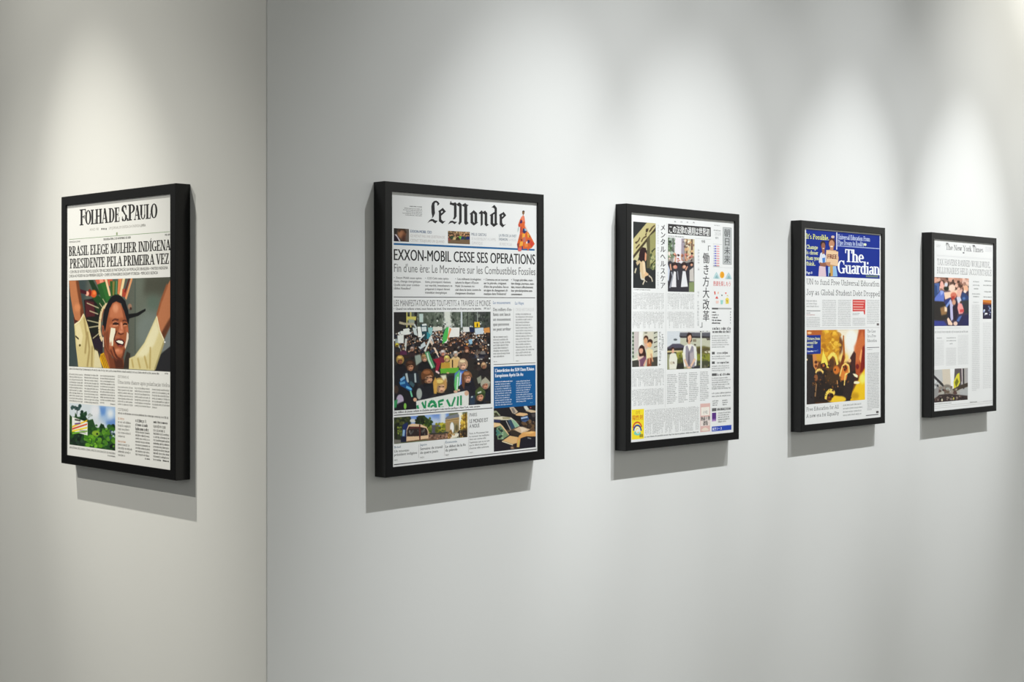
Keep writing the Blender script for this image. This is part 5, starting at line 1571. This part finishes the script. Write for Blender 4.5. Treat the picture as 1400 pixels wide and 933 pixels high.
for y, w, n in ((640, 170, 2), (732, 164, 3), (846, 186, 5)):
    P.rect(m, (1003, y), (1030 if y < 800 else 1048, y - 1), (1003, y + 24), (1030 if y < 800 else 1048, y + 23), (92, 92, 92), J2)
    P.body(m, (1052, y - 2), (1003 + w, y - 6), (1052, y + 24), 1, (92, 92, 92), J2, dense=.6, weight=0.4, last=1, fill=.8)
    P.body(m, (1003, y + 34), (1190, y + 28), (1003, y + 34 + n * 21), n, (150, 150, 150), J2, dense=.8, weight=0.3, align='left', last=.7)
P.done('text_column', m)
m = P.part()
P.body(m, (1003, 70), (1190, 62), (1003, 94), 1, (140, 140, 140), J3, dense=.8, weight=0.3, last=1)
P.body(m, (1003, 114), (1190, 106), (1003, 138), 1, (120, 120, 120), J3, dense=.8, weight=0.34, last=.8)
P.body(m, (1003, 142), (1190, 134), (1003, 166), 1, (120, 120, 120), J3, dense=.8, weight=0.34, last=.8)
for x, y in ((1008, 190), (1104, 184)):
    P.body(m, (x, y), (x + 62, y - 3), (x, y + 60), 3, (110, 110, 110), J3, dense=.8, weight=0.36, align='left', last=.8)
P.rect(m, (1003, 270), (1046, 267), (1003, 300), (1046, 297), (104, 104, 104), J3)
P.rect(m, (1050, 266), (1186, 256), (1050, 294), (1186, 284), (206, 206, 204), J3)
P.body(m, (1054, 268), (1182, 258), (1054, 294), 1, (90, 90, 90), J3, dense=.6, weight=0.4, last=1, fill=.8)
P.body(m, (1062, 304), (1190, 296), (1062, 408), 5, (130, 130, 130), J3, dense=.8, weight=0.32, align='left', last=.6)
P.done('text_column', m)
m = P.part()
P.rect(m, (1003, 314), (1046, 310), (1003, 398), (1042, 394), (196, 160, 206), J3)
P.rect(m, (1005, 314), (1043, 311), (1005, 374), (1043, 371), (92, 50, 130), J3)
P.rect(m, (1005, 372), (1043, 369), (1008, 386), (1040, 384), (140, 96, 172), J3)
P.done('advertisement', m, 'small purple box')
m = P.part()
P.rect(m, (1002, 442), (1190, 432), (1002, 492), (1190, 476), (40, 74, 184), J3)
P.text(m, '東芝ソース', (1008, 482), (1100, 474), 26, (240, 244, 252), J3, 'cjk', bold=0.03)
P.done('advertisement', m, 'blue strip with white print')
m = P.part()
P.jbody(m, (362, 284), (880, 248), (362, 524), 44, 24, (130, 130, 128), J3, fill=0.7)
P.done('text_column', m)
m = P.part()
P.body(m, (360, 534), (884, 484), (360, 556), 1, (104, 104, 104), J3, dense=.7, weight=0.34, last=1)
P.done('photo_caption', m)
m = P.part()
P.rect(m, (234, 287), (353, 272), (234, 575), (353, 556), (250, 226, 46), J3)
P.text(m, '自宅', (274, 326), (316, 320), 30, (200, 150, 40), J3, 'cjk', bold=0.02)
P.text(m, '陽性剤', (242, 384), (342, 372), 42, (214, 120, 40), J3, 'cjk', bold=0.025)
def arch(cx, cy, rx, ry, w, col, a0=200, a1=340):
    o = [(cx + rx * math.cos(R(a)), cy + ry * math.sin(R(a))) for a in range(a0, a1 + 1, 10)]
    i = [(cx + (rx - w) * math.cos(R(a)), cy + (ry - w * 1.2) * math.sin(R(a))) for a in range(a1, a0 - 1, -10)]
    P.poly(m, o + i, col, J3)
arch(290, 460, 46, 64, 12, (214, 90, 50), 180, 350)
arch(290, 470, 33, 48, 9, (240, 236, 220), 170, 360)
arch(290, 485, 42, 60, 13, (40, 70, 150), 180, 360)
arch(290, 490, 28, 42, 9, (236, 240, 240), 180, 360)
P.poly(m, [(290 + 34 * math.cos(i * .5236), 508 + 22 * math.sin(i * .5236)) for i in range(12)], (126, 210, 190), J3)
P.poly(m, [(294 + 18 * math.cos(i * .5236), 490 + 22 * math.sin(i * .5236)) for i in range(12)], (238, 240, 236), J3)
P.poly(m, [(290, 496), (304, 494), (302, 506), (292, 508)], (226, 190, 70), J3)
P.text(m, '募集', (310, 548), (344, 540), 28, (90, 74, 40), J3, 'cjk', bold=0.03)
P.done('advertisement', m, 'yellow advertisement with a rainbow')
m = P.part()
P.rect(m, (893, 228), (988, 219), (890, 500), (984, 490), (226, 186, 178), J3)
P.rect(m, (900, 262), (980, 254), (899, 342), (978, 334), (244, 236, 226), J3)
P.rect(m, (896, 356), (984, 347), (895, 442), (982, 434), (240, 226, 220), J3)
P.text(m, '小粒', (918, 324), (962, 319), 30, (150, 150, 146), J3, 'cjk')
P.text(m, '熟成十割', (896, 392), (984, 374), 34, (56, 50, 48), J3, 'cjk', bold=0.04)
P.text(m, '蕎', (918, 434), (966, 424), 38, (84, 76, 72), J3, 'cjk', bold=0.03)
P.poly(m, [(900, 480), (920, 460), (940, 452), (962, 462), (976, 478), (960, 484), (920, 488)], (240, 222, 206), J3)
P.done('advertisement', m, 'pink advertisement')
# ================================================================ third page on the right wall
P = Page('black-framed front page with a dark blue masthead block and a golden crowd picture', 'right', 2.03878, 1.46766, -0.00111)
G1, G2, G3, G4 = K(1070, 290, 9.3333), K(1070, 390, 9.3333), K(1070, 490, 6.22), K(1098, 445, 8.4787)
NAVY = (16, 44, 142)
m = P.part()
P.rect(m, (298, 228), (1238, 290), (298, 822), (1238, 848), NAVY, G1)
P.done('masthead_panel', m, 'dark blue masthead panel')
m = P.part(1)
P.rect(m, (684, 256), (696, 257), (684, 480), (696, 480), (226, 230, 240), G1)
P.rule(m, (690, 434), (1238, 466), 1.1, (176, 190, 226), G1)
P.done('rule_line', m)
m = P.part(1)
P.text(m, 'The', (806, 640), (1026, 648), 165, (246, 248, 252), G1, 'serif', stem=0.29, hair=0.08)
P.text(m, 'Guardian', (706, 786), (1232, 804), 170, (246, 248, 252), G1, 'serif', stem=0.27, hair=0.08)
P.rect(m, (1062, 806), (1218, 812), (1062, 832), (1218, 836), (110, 128, 120), G1)
P.done('masthead', m)
m = P.part(1)
P.text(m, 'Universal Education From', (706, 356), (1112, 366), 62, (206, 216, 240), G1, 'serif', stem=0.16, hair=0.09)
P.text(m, 'Pipe Dream to Reality', (706, 422), (1036, 434), 62, (196, 208, 236), G1, 'serif', stem=0.16, hair=0.09)
P.poly(m, [(1052 + 18 * math.cos(i * .5236), 416 + 18 * math.sin(i * .5236)) for i in range(12)], (226, 232, 190), G1)
P.done('teaser', m)
m = P.part(1)
YE = (240, 240, 120)
P.text(m, "It's Possible.", (300, 340), (590, 362), 66, YE, G1, 'serif', stem=0.2, hair=0.1)
for i, (t, w) in enumerate((('Change', 446), ('is closer', 450), ('than you', 470), ('think.', 414))):
    P.text(m, t, (302, 470 + i * 70), (w, 476 + i * 70), 52, (236, 240, 170), G1, 'serif', stem=0.2, hair=0.12)
P.text(m, 'Page 8', (302, 788), (376, 790), 30, (226, 232, 240), G1, bold=0.03)
P.done('teaser', m)
m = P.part(2)
SK, SK2 = (150, 96, 76), (196, 140, 106)
def ov(cx, cy, rx, ry, col):
    P.poly(m, [(cx + rx * math.cos(i * .3927), cy + ry * math.sin(i * .3927)) for i in range(16)], col, G1)
P.poly(m, [(466, 690), (545, 690), (556, 824), (456, 822)], (222, 196, 206), G1)
P.poly(m, [(460, 640), (480, 530), (510, 508), (550, 560), (556, 660), (480, 670)], (220, 224, 234), G1)
P.poly(m, [(470, 640), (480, 690), (540, 700), (590, 660), (560, 640), (500, 650)], SK, G1)
P.poly(m, [(504, 590), (540, 580), (542, 640), (510, 650)], (70, 130, 206), G1)
ov(514, 410, 34, 44, (46, 34, 40)); ov(518, 440, 26, 48, SK); ov(520, 466, 12, 8, (226, 206, 196))
P.poly(m, [(500, 480), (535, 480), (535, 530), (505, 540)], SK, G1)
P.poly(m, [(580, 700), (680, 690), (700, 822), (580, 822)], (150, 190, 226), G1)
P.poly(m, [(606, 660), (640, 660), (640, 820), (600, 820)], (206, 160, 84), G1)
P.poly(m, [(550, 520), (590, 480), (680, 490), (716, 580), (700, 690), (640, 690), (560, 640)], (200, 150, 120), G1)
P.poly(m, [(556, 484), (708, 506), (704, 688), (556, 662)], (236, 200, 160), G1)
P.text(m, 'FREE', (572, 590), (692, 606), 56, (120, 50, 44), G1, bold=0.05)
ov(628, 395, 44, 66, (84, 46, 44)); ov(624, 410, 34, 52, SK2); ov(624, 440, 18, 10, (240, 226, 210)); ov(640, 318, 22, 18, (214, 190, 170))
P.poly(m, [(604, 450), (648, 450), (644, 490), (606, 486)], SK2, G1)
P.poly(m, [(545, 640), (610, 640), (600, 700), (560, 680)], SK2, G1)
P.poly(m, [(590, 780), (612, 780), (610, 824), (590, 824)], (70, 52, 50), G1)
P.done('teaser_picture', m, 'cut-out picture of two children holding a card')
m = P.part()
P.text(m, 'UN to fund Free Universal Education', (306, 940), (1232, 936), 72, (52, 50, 52), G1, 'serif', stem=0.115, hair=0.075)
P.text(m, 'Joy as Global Student Debt Dropped', (306, 134), (1238, 136), 74, (52, 50, 52), G2, 'serif', stem=0.115, hair=0.075)
P.done('headline', m)
m = P.part()
P.body(m, (304, 184), (476, 184), (304, 290), 3, (170, 170, 170), G2, dense=1, weight=0.3, align='left', last=.95)
P.rule(m, (304, 329), (482, 328), 0.8, (110, 110, 110), G2)
P.body(m, (304, 344), (360, 344), (304, 366), 1, (120, 120, 120), G2, weight=0.34, last=1)
P.body(m, (304, 368), (412, 368), (304, 390), 1, (190, 130, 130), G2, weight=0.3, last=1)
P.body(m, (304, 404), (480, 404), (304, 536), 6, (164, 164, 164), G2, weight=0.26, last=1)
P.done('text_column', m)
m = P.part()
P.body(m, (506, 184), (686, 184), (506, 530), 15, (164, 164, 164), G2, weight=0.26, last=1)
P.done('text_column', m)
m = P.part()
P.body(m, (706, 184), (874, 184), (706, 528), 15, (164, 164, 164), G2, weight=0.26, last=1)
P.done('text_column', m)
m = P.part()
P.body(m, (892, 352), (992, 352), (892, 386), 2, (140, 140, 140), G2, weight=0.3, align='left', last=.8)
P.body(m, (892, 414), (1056, 412), (892, 522), 5, (164, 164, 164), G2, weight=0.26, last=1)
P.done('text_column', m)
m = P.part()
P.body(m, (1076, 184), (1236, 184), (1076, 500), 14, (164, 164, 164), G2, weight=0.26, last=.7)
P.rect(m, (1200, 488), (1230, 488), (1200, 516), (1230, 516), (110, 100, 100), G2)
P.done('text_column', m)
m = P.part()
P.poly(m, [(893, 186), (1056, 188), (1052, 376), (1040, 376), (1032, 334), (893, 336)], (214, 62, 58), G2)
for i, w in enumerate((150, 140, 136, 154)):
    P.rect(m, (900, 204 + i * 33), (894 + w, 206 + i * 33), (900, 220 + i * 33), (894 + w, 221 + i * 33), (236, 168, 160), G2)
P.done('quote_box', m, 'red speech box with pale print')
m = P.part()
P.rule(m, (304, 545), (1234, 545), 0.6, (196, 194, 190), G2)
P.done('rule_line', m)
k = G4
F = Picture(P, k, (42, 62), (716, 42), (40, 914), (718, 868), (110, 70, 40), 0.0009, 61, 0.36)
F.poly([(30, 40), (420, 40), (420, 420), (30, 420)], (206, 150, 48), 8)
F.poly([(380, 40), (730, 40), (640, 300), (560, 420), (430, 420), (470, 200)], (232, 222, 200), 10)
F.oval(560, 180, 70, 130, (236, 234, 226), 14)
F.oval(470, 380, 60, 60, (240, 206, 120), 12)
F.poly([(220, 60), (330, 60), (350, 300), (240, 330)], (206, 150, 40), 8)
F.dabs(70, 210, 430, 60, 330, (14, 34), [(226, 176, 56), (196, 136, 36), (240, 200, 84), (176, 116, 36)], 3, 0.7)
F.poly([(40, 55), (220, 60), (210, 130), (40, 120)], (176, 100, 52), 4)
F.oval(75, 90, 26, 14, (236, 190, 140), 3)
F.poly([(650, 40), (730, 40), (730, 520), (640, 600), (600, 560), (600, 300)], (176, 84, 44), 9)
F.poly([(590, 250), (690, 60), (720, 200), (660, 420), (600, 480)], (206, 120, 70), 10, 0.8)
F.poly([(690, 250), (730, 230), (730, 520), (660, 560)], (130, 36, 26), 6)
F.poly([(725, 480), (725, 880), (540, 880), (570, 780), (660, 600)], (236, 192, 40), 7)
F.oval(690, 620, 40, 60, (246, 226, 110), 12)
F.oval(600, 820, 50, 40, (196, 150, 30), 12)
F.line([(465, 130), (478, 130)], 4, (160, 90, 50), 1)
F.poly([(462, 120), (474, 120), (490, 380), (430, 560), (410, 540), (460, 360)], (176, 104, 40), 3)
F.poly([(460, 340), (480, 360), (470, 440), (440, 520), (420, 500)], (120, 60, 26), 4)
F.poly([(30, 330), (120, 340), (140, 500), (140, 920), (30, 920)], (52, 46, 46), 5)
F.poly([(130, 560), (240, 500), (340, 560), (420, 640), (470, 640), (560, 430), (600, 400), (610, 560), (570, 760), (540, 890), (130, 900)], (48, 38, 33), 6)
F.oval(340, 600, 90, 90, (72, 54, 36), 12)
F.poly([(110, 340), (150, 340), (160, 410), (180, 440), (150, 530), (120, 480)], (206, 140, 84), 2)
F.oval(150, 430, 18, 18, (90, 50, 36), 2)
F.oval(150, 475, 16, 18, (120, 64, 44), 2)
F.poly([(212, 430), (232, 290), (246, 330), (276, 400), (300, 500), (270, 490), (250, 440), (210, 450)], (246, 216, 96), 1.5)
F.oval(235, 470, 34, 30, (70, 42, 30), 2)
F.oval(236, 468, 16, 16, (190, 110, 60), 2)
F.line([(290, 390), (340, 330), (375, 350), (390, 400), (400, 460)], 24, (246, 214, 110), 2)
F.poly([(310, 400), (345, 360), (370, 390), (370, 480), (320, 480)], (120, 76, 40), 3)
F.oval(330, 440, 30, 50, (90, 60, 36), 4)
F.oval(385, 520, 36, 50, (206, 120, 50), 5)
F.poly([(420, 590), (450, 470), (490, 430), (540, 480), (545, 560), (510, 640), (440, 640)], (214, 130, 60), 4)
F.line([(425, 590), (455, 480), (490, 445), (530, 470), (536, 560), (490, 570), (478, 700)], 12, (248, 206, 120), 1.2)
F.oval(490, 500, 22, 40, (150, 70, 30), 4)
F.poly([(545, 380), (590, 300), (612, 330), (605, 520), (560, 540)], (74, 44, 40), 4)
F.oval(540, 410, 18, 22, (240, 190, 140), 2)
F.poly([(610, 430), (650, 420), (640, 500), (615, 500)], (196, 100, 60), 3)
F.poly([(650, 390), (675, 270), (685, 300), (670, 440)], (236, 160, 100), 2)
F.oval(630, 480, 20, 30, (120, 36, 30), 4)
F.line([(568, 578), (610, 582), (632, 600)], 18, (250, 232, 196), 1.5)
F.oval(620, 666, 38, 17, (250, 228, 190), 2)
F.oval(606, 625, 34, 18, (70, 40, 34), 3)
F.poly([(520, 560), (560, 540), (600, 600), (580, 720), (540, 880), (440, 880), (480, 720)], (54, 42, 40), 3)
F.line([(150, 560), (160, 530), (200, 520), (235, 555)], 20, (246, 206, 120), 1.5)
F.oval(190, 600, 46, 70, (58, 46, 42), 4)
F.oval(150, 610, 22, 40, (150, 96, 60), 4)
F.line([(155, 680), (140, 830)], 14, (150, 116, 84), 2.5)
F.line([(395, 640), (405, 720)], 10, (206, 150, 96), 1.5)
F.oval(390, 860, 110, 44, (240, 196, 60), 5)
F.line([(262, 860), (270, 800), (310, 760), (350, 770), (366, 800)], 26, (246, 206, 96), 1.8)
F.oval(318, 820, 38, 30, (48, 30, 26), 3)
F.oval(305, 850, 30, 30, (84, 46, 34), 4)
F.oval(420, 780, 50, 40, (40, 32, 32), 6)
F.dabs(60, 60, 560, 440, 860, (4, 10), [(30, 26, 28), (40, 32, 30), (150, 96, 44)], 1.2, 0.7, 1.6)
F.dabs(40, 130, 520, 560, 760, (3, 7), [(150, 100, 56), (46, 36, 34), (110, 76, 46)], 1.5, 0.6)
F.oval(45, 400, 10, 12, (226, 200, 150), 1.5)
F.done('news_photo', 'large golden picture of a crowd with raised arms', 5)
m = P.part(1)
P.rect(m, (42, 120), (206, 108), (42, 342), (202, 324), (22, 50, 140), G4)
for i, (t, w) in enumerate((('Pictures from', 192), ('around the', 164), ('world', 112))):
    P.text(m, t, (46, 174 + i * 46), (w, 166 + i * 45), 34, (236, 240, 190), G4, 'serif', stem=0.2, hair=0.12)
P.text(m, 'Guardian', (46, 312), (118, 306), 18, (226, 232, 246), G4, bold=0.05)
P.text(m, 'page 3', (124, 304), (172, 300), 18, (140, 170, 226), G4, bold=0.02)
P.done('caption_box', m, 'blue caption box on the golden picture')
m = P.part()
P.text(m, 'Free Education for All', (203, 452), (476, 427), 32, (48, 46, 48), G3, 'serif', stem=0.13, hair=0.08)
P.text(m, 'A new era for Equality', (203, 506), (476, 484), 32, (48, 46, 48), G3, 'serif', stem=0.13, hair=0.08)
P.done('subheadline', m)
m = P.part()
P.body(m, (514, 386), (690, 372), (514, 500), 4, (140, 140, 140), G3, dense=1.2, weight=0.26, align='left', last=.9, fill=.5)
P.done('text_column', m)
m = P.part()
for i, (t, w) in enumerate((('The Case', 1184), ('for a Free', 1190), ('Education', 1202))):
    P.text(m, t, (1080, 606 + i * 60), (w, 606 + i * 60), 38, (112, 110, 112), G2, 'serif', stem=0.12, hair=0.08)
P.rule(m, (1076, 797), (1232, 795), 0.9, (110, 108, 110), G2)
P.done('subheadline', m)
m = P.part()
P.body(m, (1080, 812), (1146, 812), (1080, 832), 1, (150, 150, 150), G2, weight=0.3, last=1)
P.body(m, (1080, 860), (1232, 858), (1090, 1600), 36, (150, 150, 150), G2, weight=0.28, last=.4)
P.rect(m, (795, 450), (816, 448), (795, 468), (816, 466), (90, 84, 84), G3)
P.rule(m, (708, 488), (814, 478), 1.1, (84, 82, 82), G3)
P.done('text_column', m)
# ================================================================ last page on the right wall
P = Page('black-framed front page with a crowd in blue suits, farthest right on the wall', 'right', 2.80862, 1.46698, -0.00171)
N1, N2, N3, N4, N5 = K(1250, 310, 6.6638), K(1250, 450, 5.83), K(1270, 370, 11.667), K(1270, 440, 7.779), K(1250, 325, 12.174)
m = P.part()
TG = (126, 124, 126)
P.text(m, 'The New York Times', (528, 206), (1146, 244), 92, TG, N5, 'serif', stem=0.21, hair=0.07)
for x, y, w in ((548, 98, 40), (820, 254, 26), (990, 136, 40)):
    P.rect(m, (x - w / 2, y - 10), (x + w / 2, y - 8), (x - w / 2, y + 8), (x + w / 2, y + 10), (84, 82, 84), N5)
P.done('masthead', m)
m = P.part()
P.body(m, (370, 112), (440, 116), (370, 160), 2, (190, 190, 190), N5, weight=0.28, last=.9)
P.body(m, (1180, 150), (1290, 158), (1180, 235), 4, (206, 206, 210), N5, weight=0.28, last=1)
P.rule(m, (370, 300), (1300, 348), 0.4, (214, 214, 214), N5)
P.rule(m, (370, 318), (1300, 360), 0.4, (220, 220, 220), N5)
P.done('dateline', m)
m = P.part()
HG = (140, 138, 140)
P.text(m, 'TAX HAVENS BANNED WORLDWIDE,', (384, 458), (1262, 502), 104, HG, N5, 'serif', stem=0.10, hair=0.06)
P.text(m, 'BILLIONAIRES HELD ACCOUNTABLE', (380, 600), (1284, 634), 104, HG, N5, 'serif', stem=0.10, hair=0.06)
P.done('headline', m)
k = N3
F = Picture(P, k, (88, 106), (638, 126), (80, 890), (634, 880), (70, 60, 80), 0.0010, 71, 0.36)
F.poly([(70, 100), (650, 100), (650, 330), (70, 330)], (150, 116, 104), 6)
F.dabs(80, 90, 640, 110, 300, (16, 34), [(226, 180, 160), (206, 156, 136), (84, 60, 50), (52, 40, 40), (236, 200, 184), (150, 110, 96)], 2, 0.9, 1.3)
F.poly([(80, 210), (170, 200), (170, 340), (80, 420)], (84, 106, 156), 3)
F.poly([(80, 220), (130, 250), (140, 420), (80, 420)], (58, 80, 124), 3)
F.oval(206, 230, 28, 60, (232, 176, 164), 3)
F.oval(280, 290, 44, 36, (44, 48, 40), 4)
F.oval(276, 230, 26, 34, (206, 206, 214), 4)
F.poly([(95, 440), (190, 320), (250, 350), (240, 500), (90, 500)], (104, 124, 196), 3)
F.poly([(180, 320), (240, 330), (220, 380), (190, 400)], (150, 166, 220), 4)
F.oval(370, 285, 52, 60, (238, 206, 188), 4)
F.poly([(240, 350), (340, 340), (440, 310), (470, 300), (450, 400), (400, 420), (330, 440), (260, 470)], (240, 204, 180), 4)
F.oval(395, 400, 50, 50, (206, 120, 100), 5)
F.line([(360, 450), (410, 440)], 30, (176, 70, 60), 3)
F.poly([(450, 320), (540, 300), (500, 440), (450, 470)], (226, 180, 164), 4)
F.poly([(250, 480), (340, 440), (330, 560), (260, 600)], (56, 66, 120), 4)
F.oval(590, 290, 40, 56, (230, 180, 150), 3)
F.oval(576, 340, 24, 26, (240, 214, 200), 3)
F.poly([(520, 370), (560, 350), (640, 430), (640, 560), (520, 540)], (56, 74, 116), 3)
F.poly([(440, 430), (500, 420), (520, 480), (470, 560)], (206, 206, 220), 4)
F.oval(560, 450, 24, 24, (90, 120, 170), 4)
F.poly([(80, 490), (230, 500), (330, 640), (300, 780), (80, 830)], (54, 50, 48), 5)
F.poly([(180, 600), (260, 570), (300, 600), (280, 700), (200, 720)], (150, 116, 80), 6)
F.poly([(250, 580), (300, 590), (290, 660), (250, 660)], (232, 206, 176), 4)
F.poly([(265, 570), (340, 470), (350, 500), (290, 600)], (126, 150, 206), 3)
F.poly([(330, 480), (350, 460), (400, 590), (390, 780), (360, 810), (340, 740)], (190, 186, 216), 2.5)
F.poly([(290, 590), (335, 540), (345, 800), (300, 760)], (44, 44, 64), 4)
F.poly([(380, 580), (450, 480), (460, 700), (430, 800), (390, 790)], (50, 40, 54), 4)
F.oval(400, 510, 30, 46, (206, 156, 130), 5)
F.poly([(470, 520), (520, 520), (560, 620), (540, 690), (480, 700), (455, 600)], (232, 160, 156), 4)
F.line([(495, 650), (560, 640)], 22, (206, 84, 84), 4)
F.poly([(530, 490), (640, 470), (640, 680), (570, 690)], (60, 64, 66), 5)
F.oval(515, 510, 20, 20, (80, 66, 56), 3)
F.poly([(450, 740), (640, 700), (640, 890), (440, 890)], (52, 50, 84), 5)
F.poly([(480, 740), (530, 720), (480, 820), (440, 810)], (96, 120, 176), 4)
F.poly([(80, 800), (240, 810), (300, 890), (80, 895)], (66, 72, 140), 5)
F.poly([(290, 780), (310, 750), (380, 850), (370, 880), (310, 870)], (236, 204, 180), 2.5)
F.oval(425, 850, 34, 34, (226, 196, 180), 3)
F.poly([(560, 780), (640, 770), (640, 890), (520, 890)], (50, 50, 90), 5)
F.done('news_photo', 'picture of a jostling crowd in blue suits', 4)
m = P.part()
for y, w in ((500, 54), (532, 62), (564, 42), (612, 74), (636, 56)):
    P.body(m, (564 - w / 2, y - 9), (564 + w / 2, y - 6), (564 - w / 2, y + 10), 1, (130, 130, 130), N1, dense=.9, weight=0.3, last=1)
P.body(m, (536, 680), (590, 682), (536, 696), 1, (176, 176, 176), N1, weight=0.26, last=1)
P.body(m, (526, 706), (598, 708), (522, 1500), 46, (204, 204, 204), N1, weight=0.25, last=.6)
P.done('text_column', m)
m = P.part()
for y, w in ((494, 60), (534, 84), (592, 64), (640, 80)):
    P.body(m, (670 - w / 2, y - 10), (670 + w / 2, y - 7), (670 - w / 2, y + 10), 1, (130, 130, 130), N1, dense=.9, weight=0.32, last=1)
P.done('subheadline', m)
F = Picture(P, N1, (625, 667), (704, 670), (623, 840), (702, 842), (54, 48, 66), 0.0010, 72, 0.36)
F.poly([(620, 660), (710, 660), (710, 710), (620, 705)], (206, 130, 60), 3)
F.poly([(620, 690), (710, 700), (710, 712), (620, 712)], (150, 84, 50), 2)
F.poly([(620, 712), (710, 712), (710, 850), (620, 850)], (52, 48, 70), 2)
F.dabs(14, 635, 695, 720, 810, (4, 9), [(206, 214, 226), (110, 120, 150), (36, 34, 46), (150, 160, 190)], 1.2)
F.oval(655, 795, 14, 8, (236, 236, 240), 1.5)
F.done('news_photo', 'small picture with an orange sky', 4)
m = P.part()
P.body(m, (626, 872), (704, 870), (618, 1480), 38, (204, 204, 204), N1, weight=0.25, last=1)
P.done('text_column', m)
m = P.part()
P.body(m, (56, 64), (340, 60), (56, 80), 1, (206, 206, 206), N4, weight=0.25, last=1)
P.body(m, (62, 96), (424, 92), (62, 124), 1, (160, 160, 160), N4, dense=.8, weight=0.25, last=1, fill=.8)
P.done('photo_caption', m)
m = P.part()
P.body(m, (84, 166), (140, 164), (84, 184), 1, (140, 140, 140), N4, weight=0.34, last=1)
P.body(m, (58, 196), (162, 192), (58, 470), 20, (204, 204, 204), N4, weight=0.25, last=1)
P.done('text_column', m)
m = P.part()
for y, x0, x1 in ((172, 188, 288), (202, 186, 290), (234, 222, 252)):
    P.body(m, (x0, y - 8), (x1, y - 10), (x0, y + 10), 1, (140, 140, 140), N4, weight=0.34, last=1)
P.body(m, (182, 276), (292, 272), (182, 470), 14, (204, 204, 204), N4, weight=0.25, last=1)
P.done('text_column', m)
m = P.part()
P.body(m, (308, 140), (420, 136), (308, 460), 22, (204, 204, 204), N4, weight=0.25, last=1)
P.done('text_column', m)
k = N4
F = Picture(P, k, (50, 508), (418, 498), (48, 862), (410, 832), (176, 172, 164), 0.0010, 73, 0.36)
F.poly([(130, 500), (240, 500), (240, 720), (140, 680)], (206, 196, 180), 4)
F.poly([(225, 500), (275, 500), (265, 720), (235, 700)], (232, 232, 232), 2)
F.poly([(45, 520), (140, 500), (150, 640), (60, 700)], (190, 190, 188), 3)
F.dabs(14, 60, 140, 640, 720, (6, 14), [(60, 60, 62), (150, 150, 150), (206, 206, 206)], 1.2, 1, 1.6)
F.line([(45, 575), (150, 680), (160, 700)], 14, (58, 56, 58), 1.2)
F.poly([(275, 500), (345, 500), (345, 690), (265, 720)], (96, 90, 92), 3)
F.line([(352, 500), (352, 690)], 12, (190, 180, 180), 1)
F.line([(368, 500), (372, 840)], 16, (60, 54, 60), 1.2)
F.line([(342, 505), (346, 640)], 8, (84, 60, 66), 1)
F.poly([(385, 500), (420, 500), (420, 640), (390, 650)], (170, 166, 166), 2)
F.poly([(300, 560), (325, 545), (332, 650), (300, 710), (265, 730), (262, 640)], (214, 204, 70), 1.5)
F.poly([(275, 650), (300, 600), (318, 640), (290, 700)], (120, 120, 40), 3)
F.line([(250, 745), (330, 700), (415, 672)], 20, (74, 64, 54), 1.5)
F.poly([(330, 730), (420, 700), (420, 800), (330, 800)], (176, 176, 176), 4)
F.oval(195, 710, 50, 40, (130, 124, 116), 4)
F.oval(205, 720, 26, 18, (176, 180, 174), 4)
F.dabs(36, 100, 300, 700, 800, (8, 18), [(110, 96, 84), (74, 60, 54), (150, 140, 130), (96, 70, 66)], 2)
F.poly([(48, 830), (110, 780), (220, 770), (410, 790), (412, 840), (48, 866)], (62, 50, 50), 3)
F.dabs(30, 60, 400, 790, 845, (5, 12), [(44, 38, 40), (96, 80, 74), (130, 116, 106)], 1.2)
F.oval(140, 835, 8, 14, (214, 206, 180), 1)
F.oval(264, 820, 7, 14, (196, 190, 96), 1)
F.poly([(50, 720), (110, 700), (100, 790), (50, 820)], (150, 148, 146), 4)
F.done('news_photo', 'picture of a street with a yellow flag', 4)
m = P.part()
P.body(m, (50, 872), (240, 856), (50, 888), 1, (140, 140, 140), N4, weight=0.3, last=1)
P.body(m, (436, 846), (516, 840), (436, 868), 1, (130, 130, 130), N4, weight=0.32, last=1)
P.body(m, (576, 838), (676, 832), (576, 856), 1, (190, 190, 190), N4, weight=0.26, last=1)
for y in (896, 916):
    P.rule(m, (50, y), (676, y - 46), 0.5, (206, 204, 200), N4)
P.done('photo_caption', m)
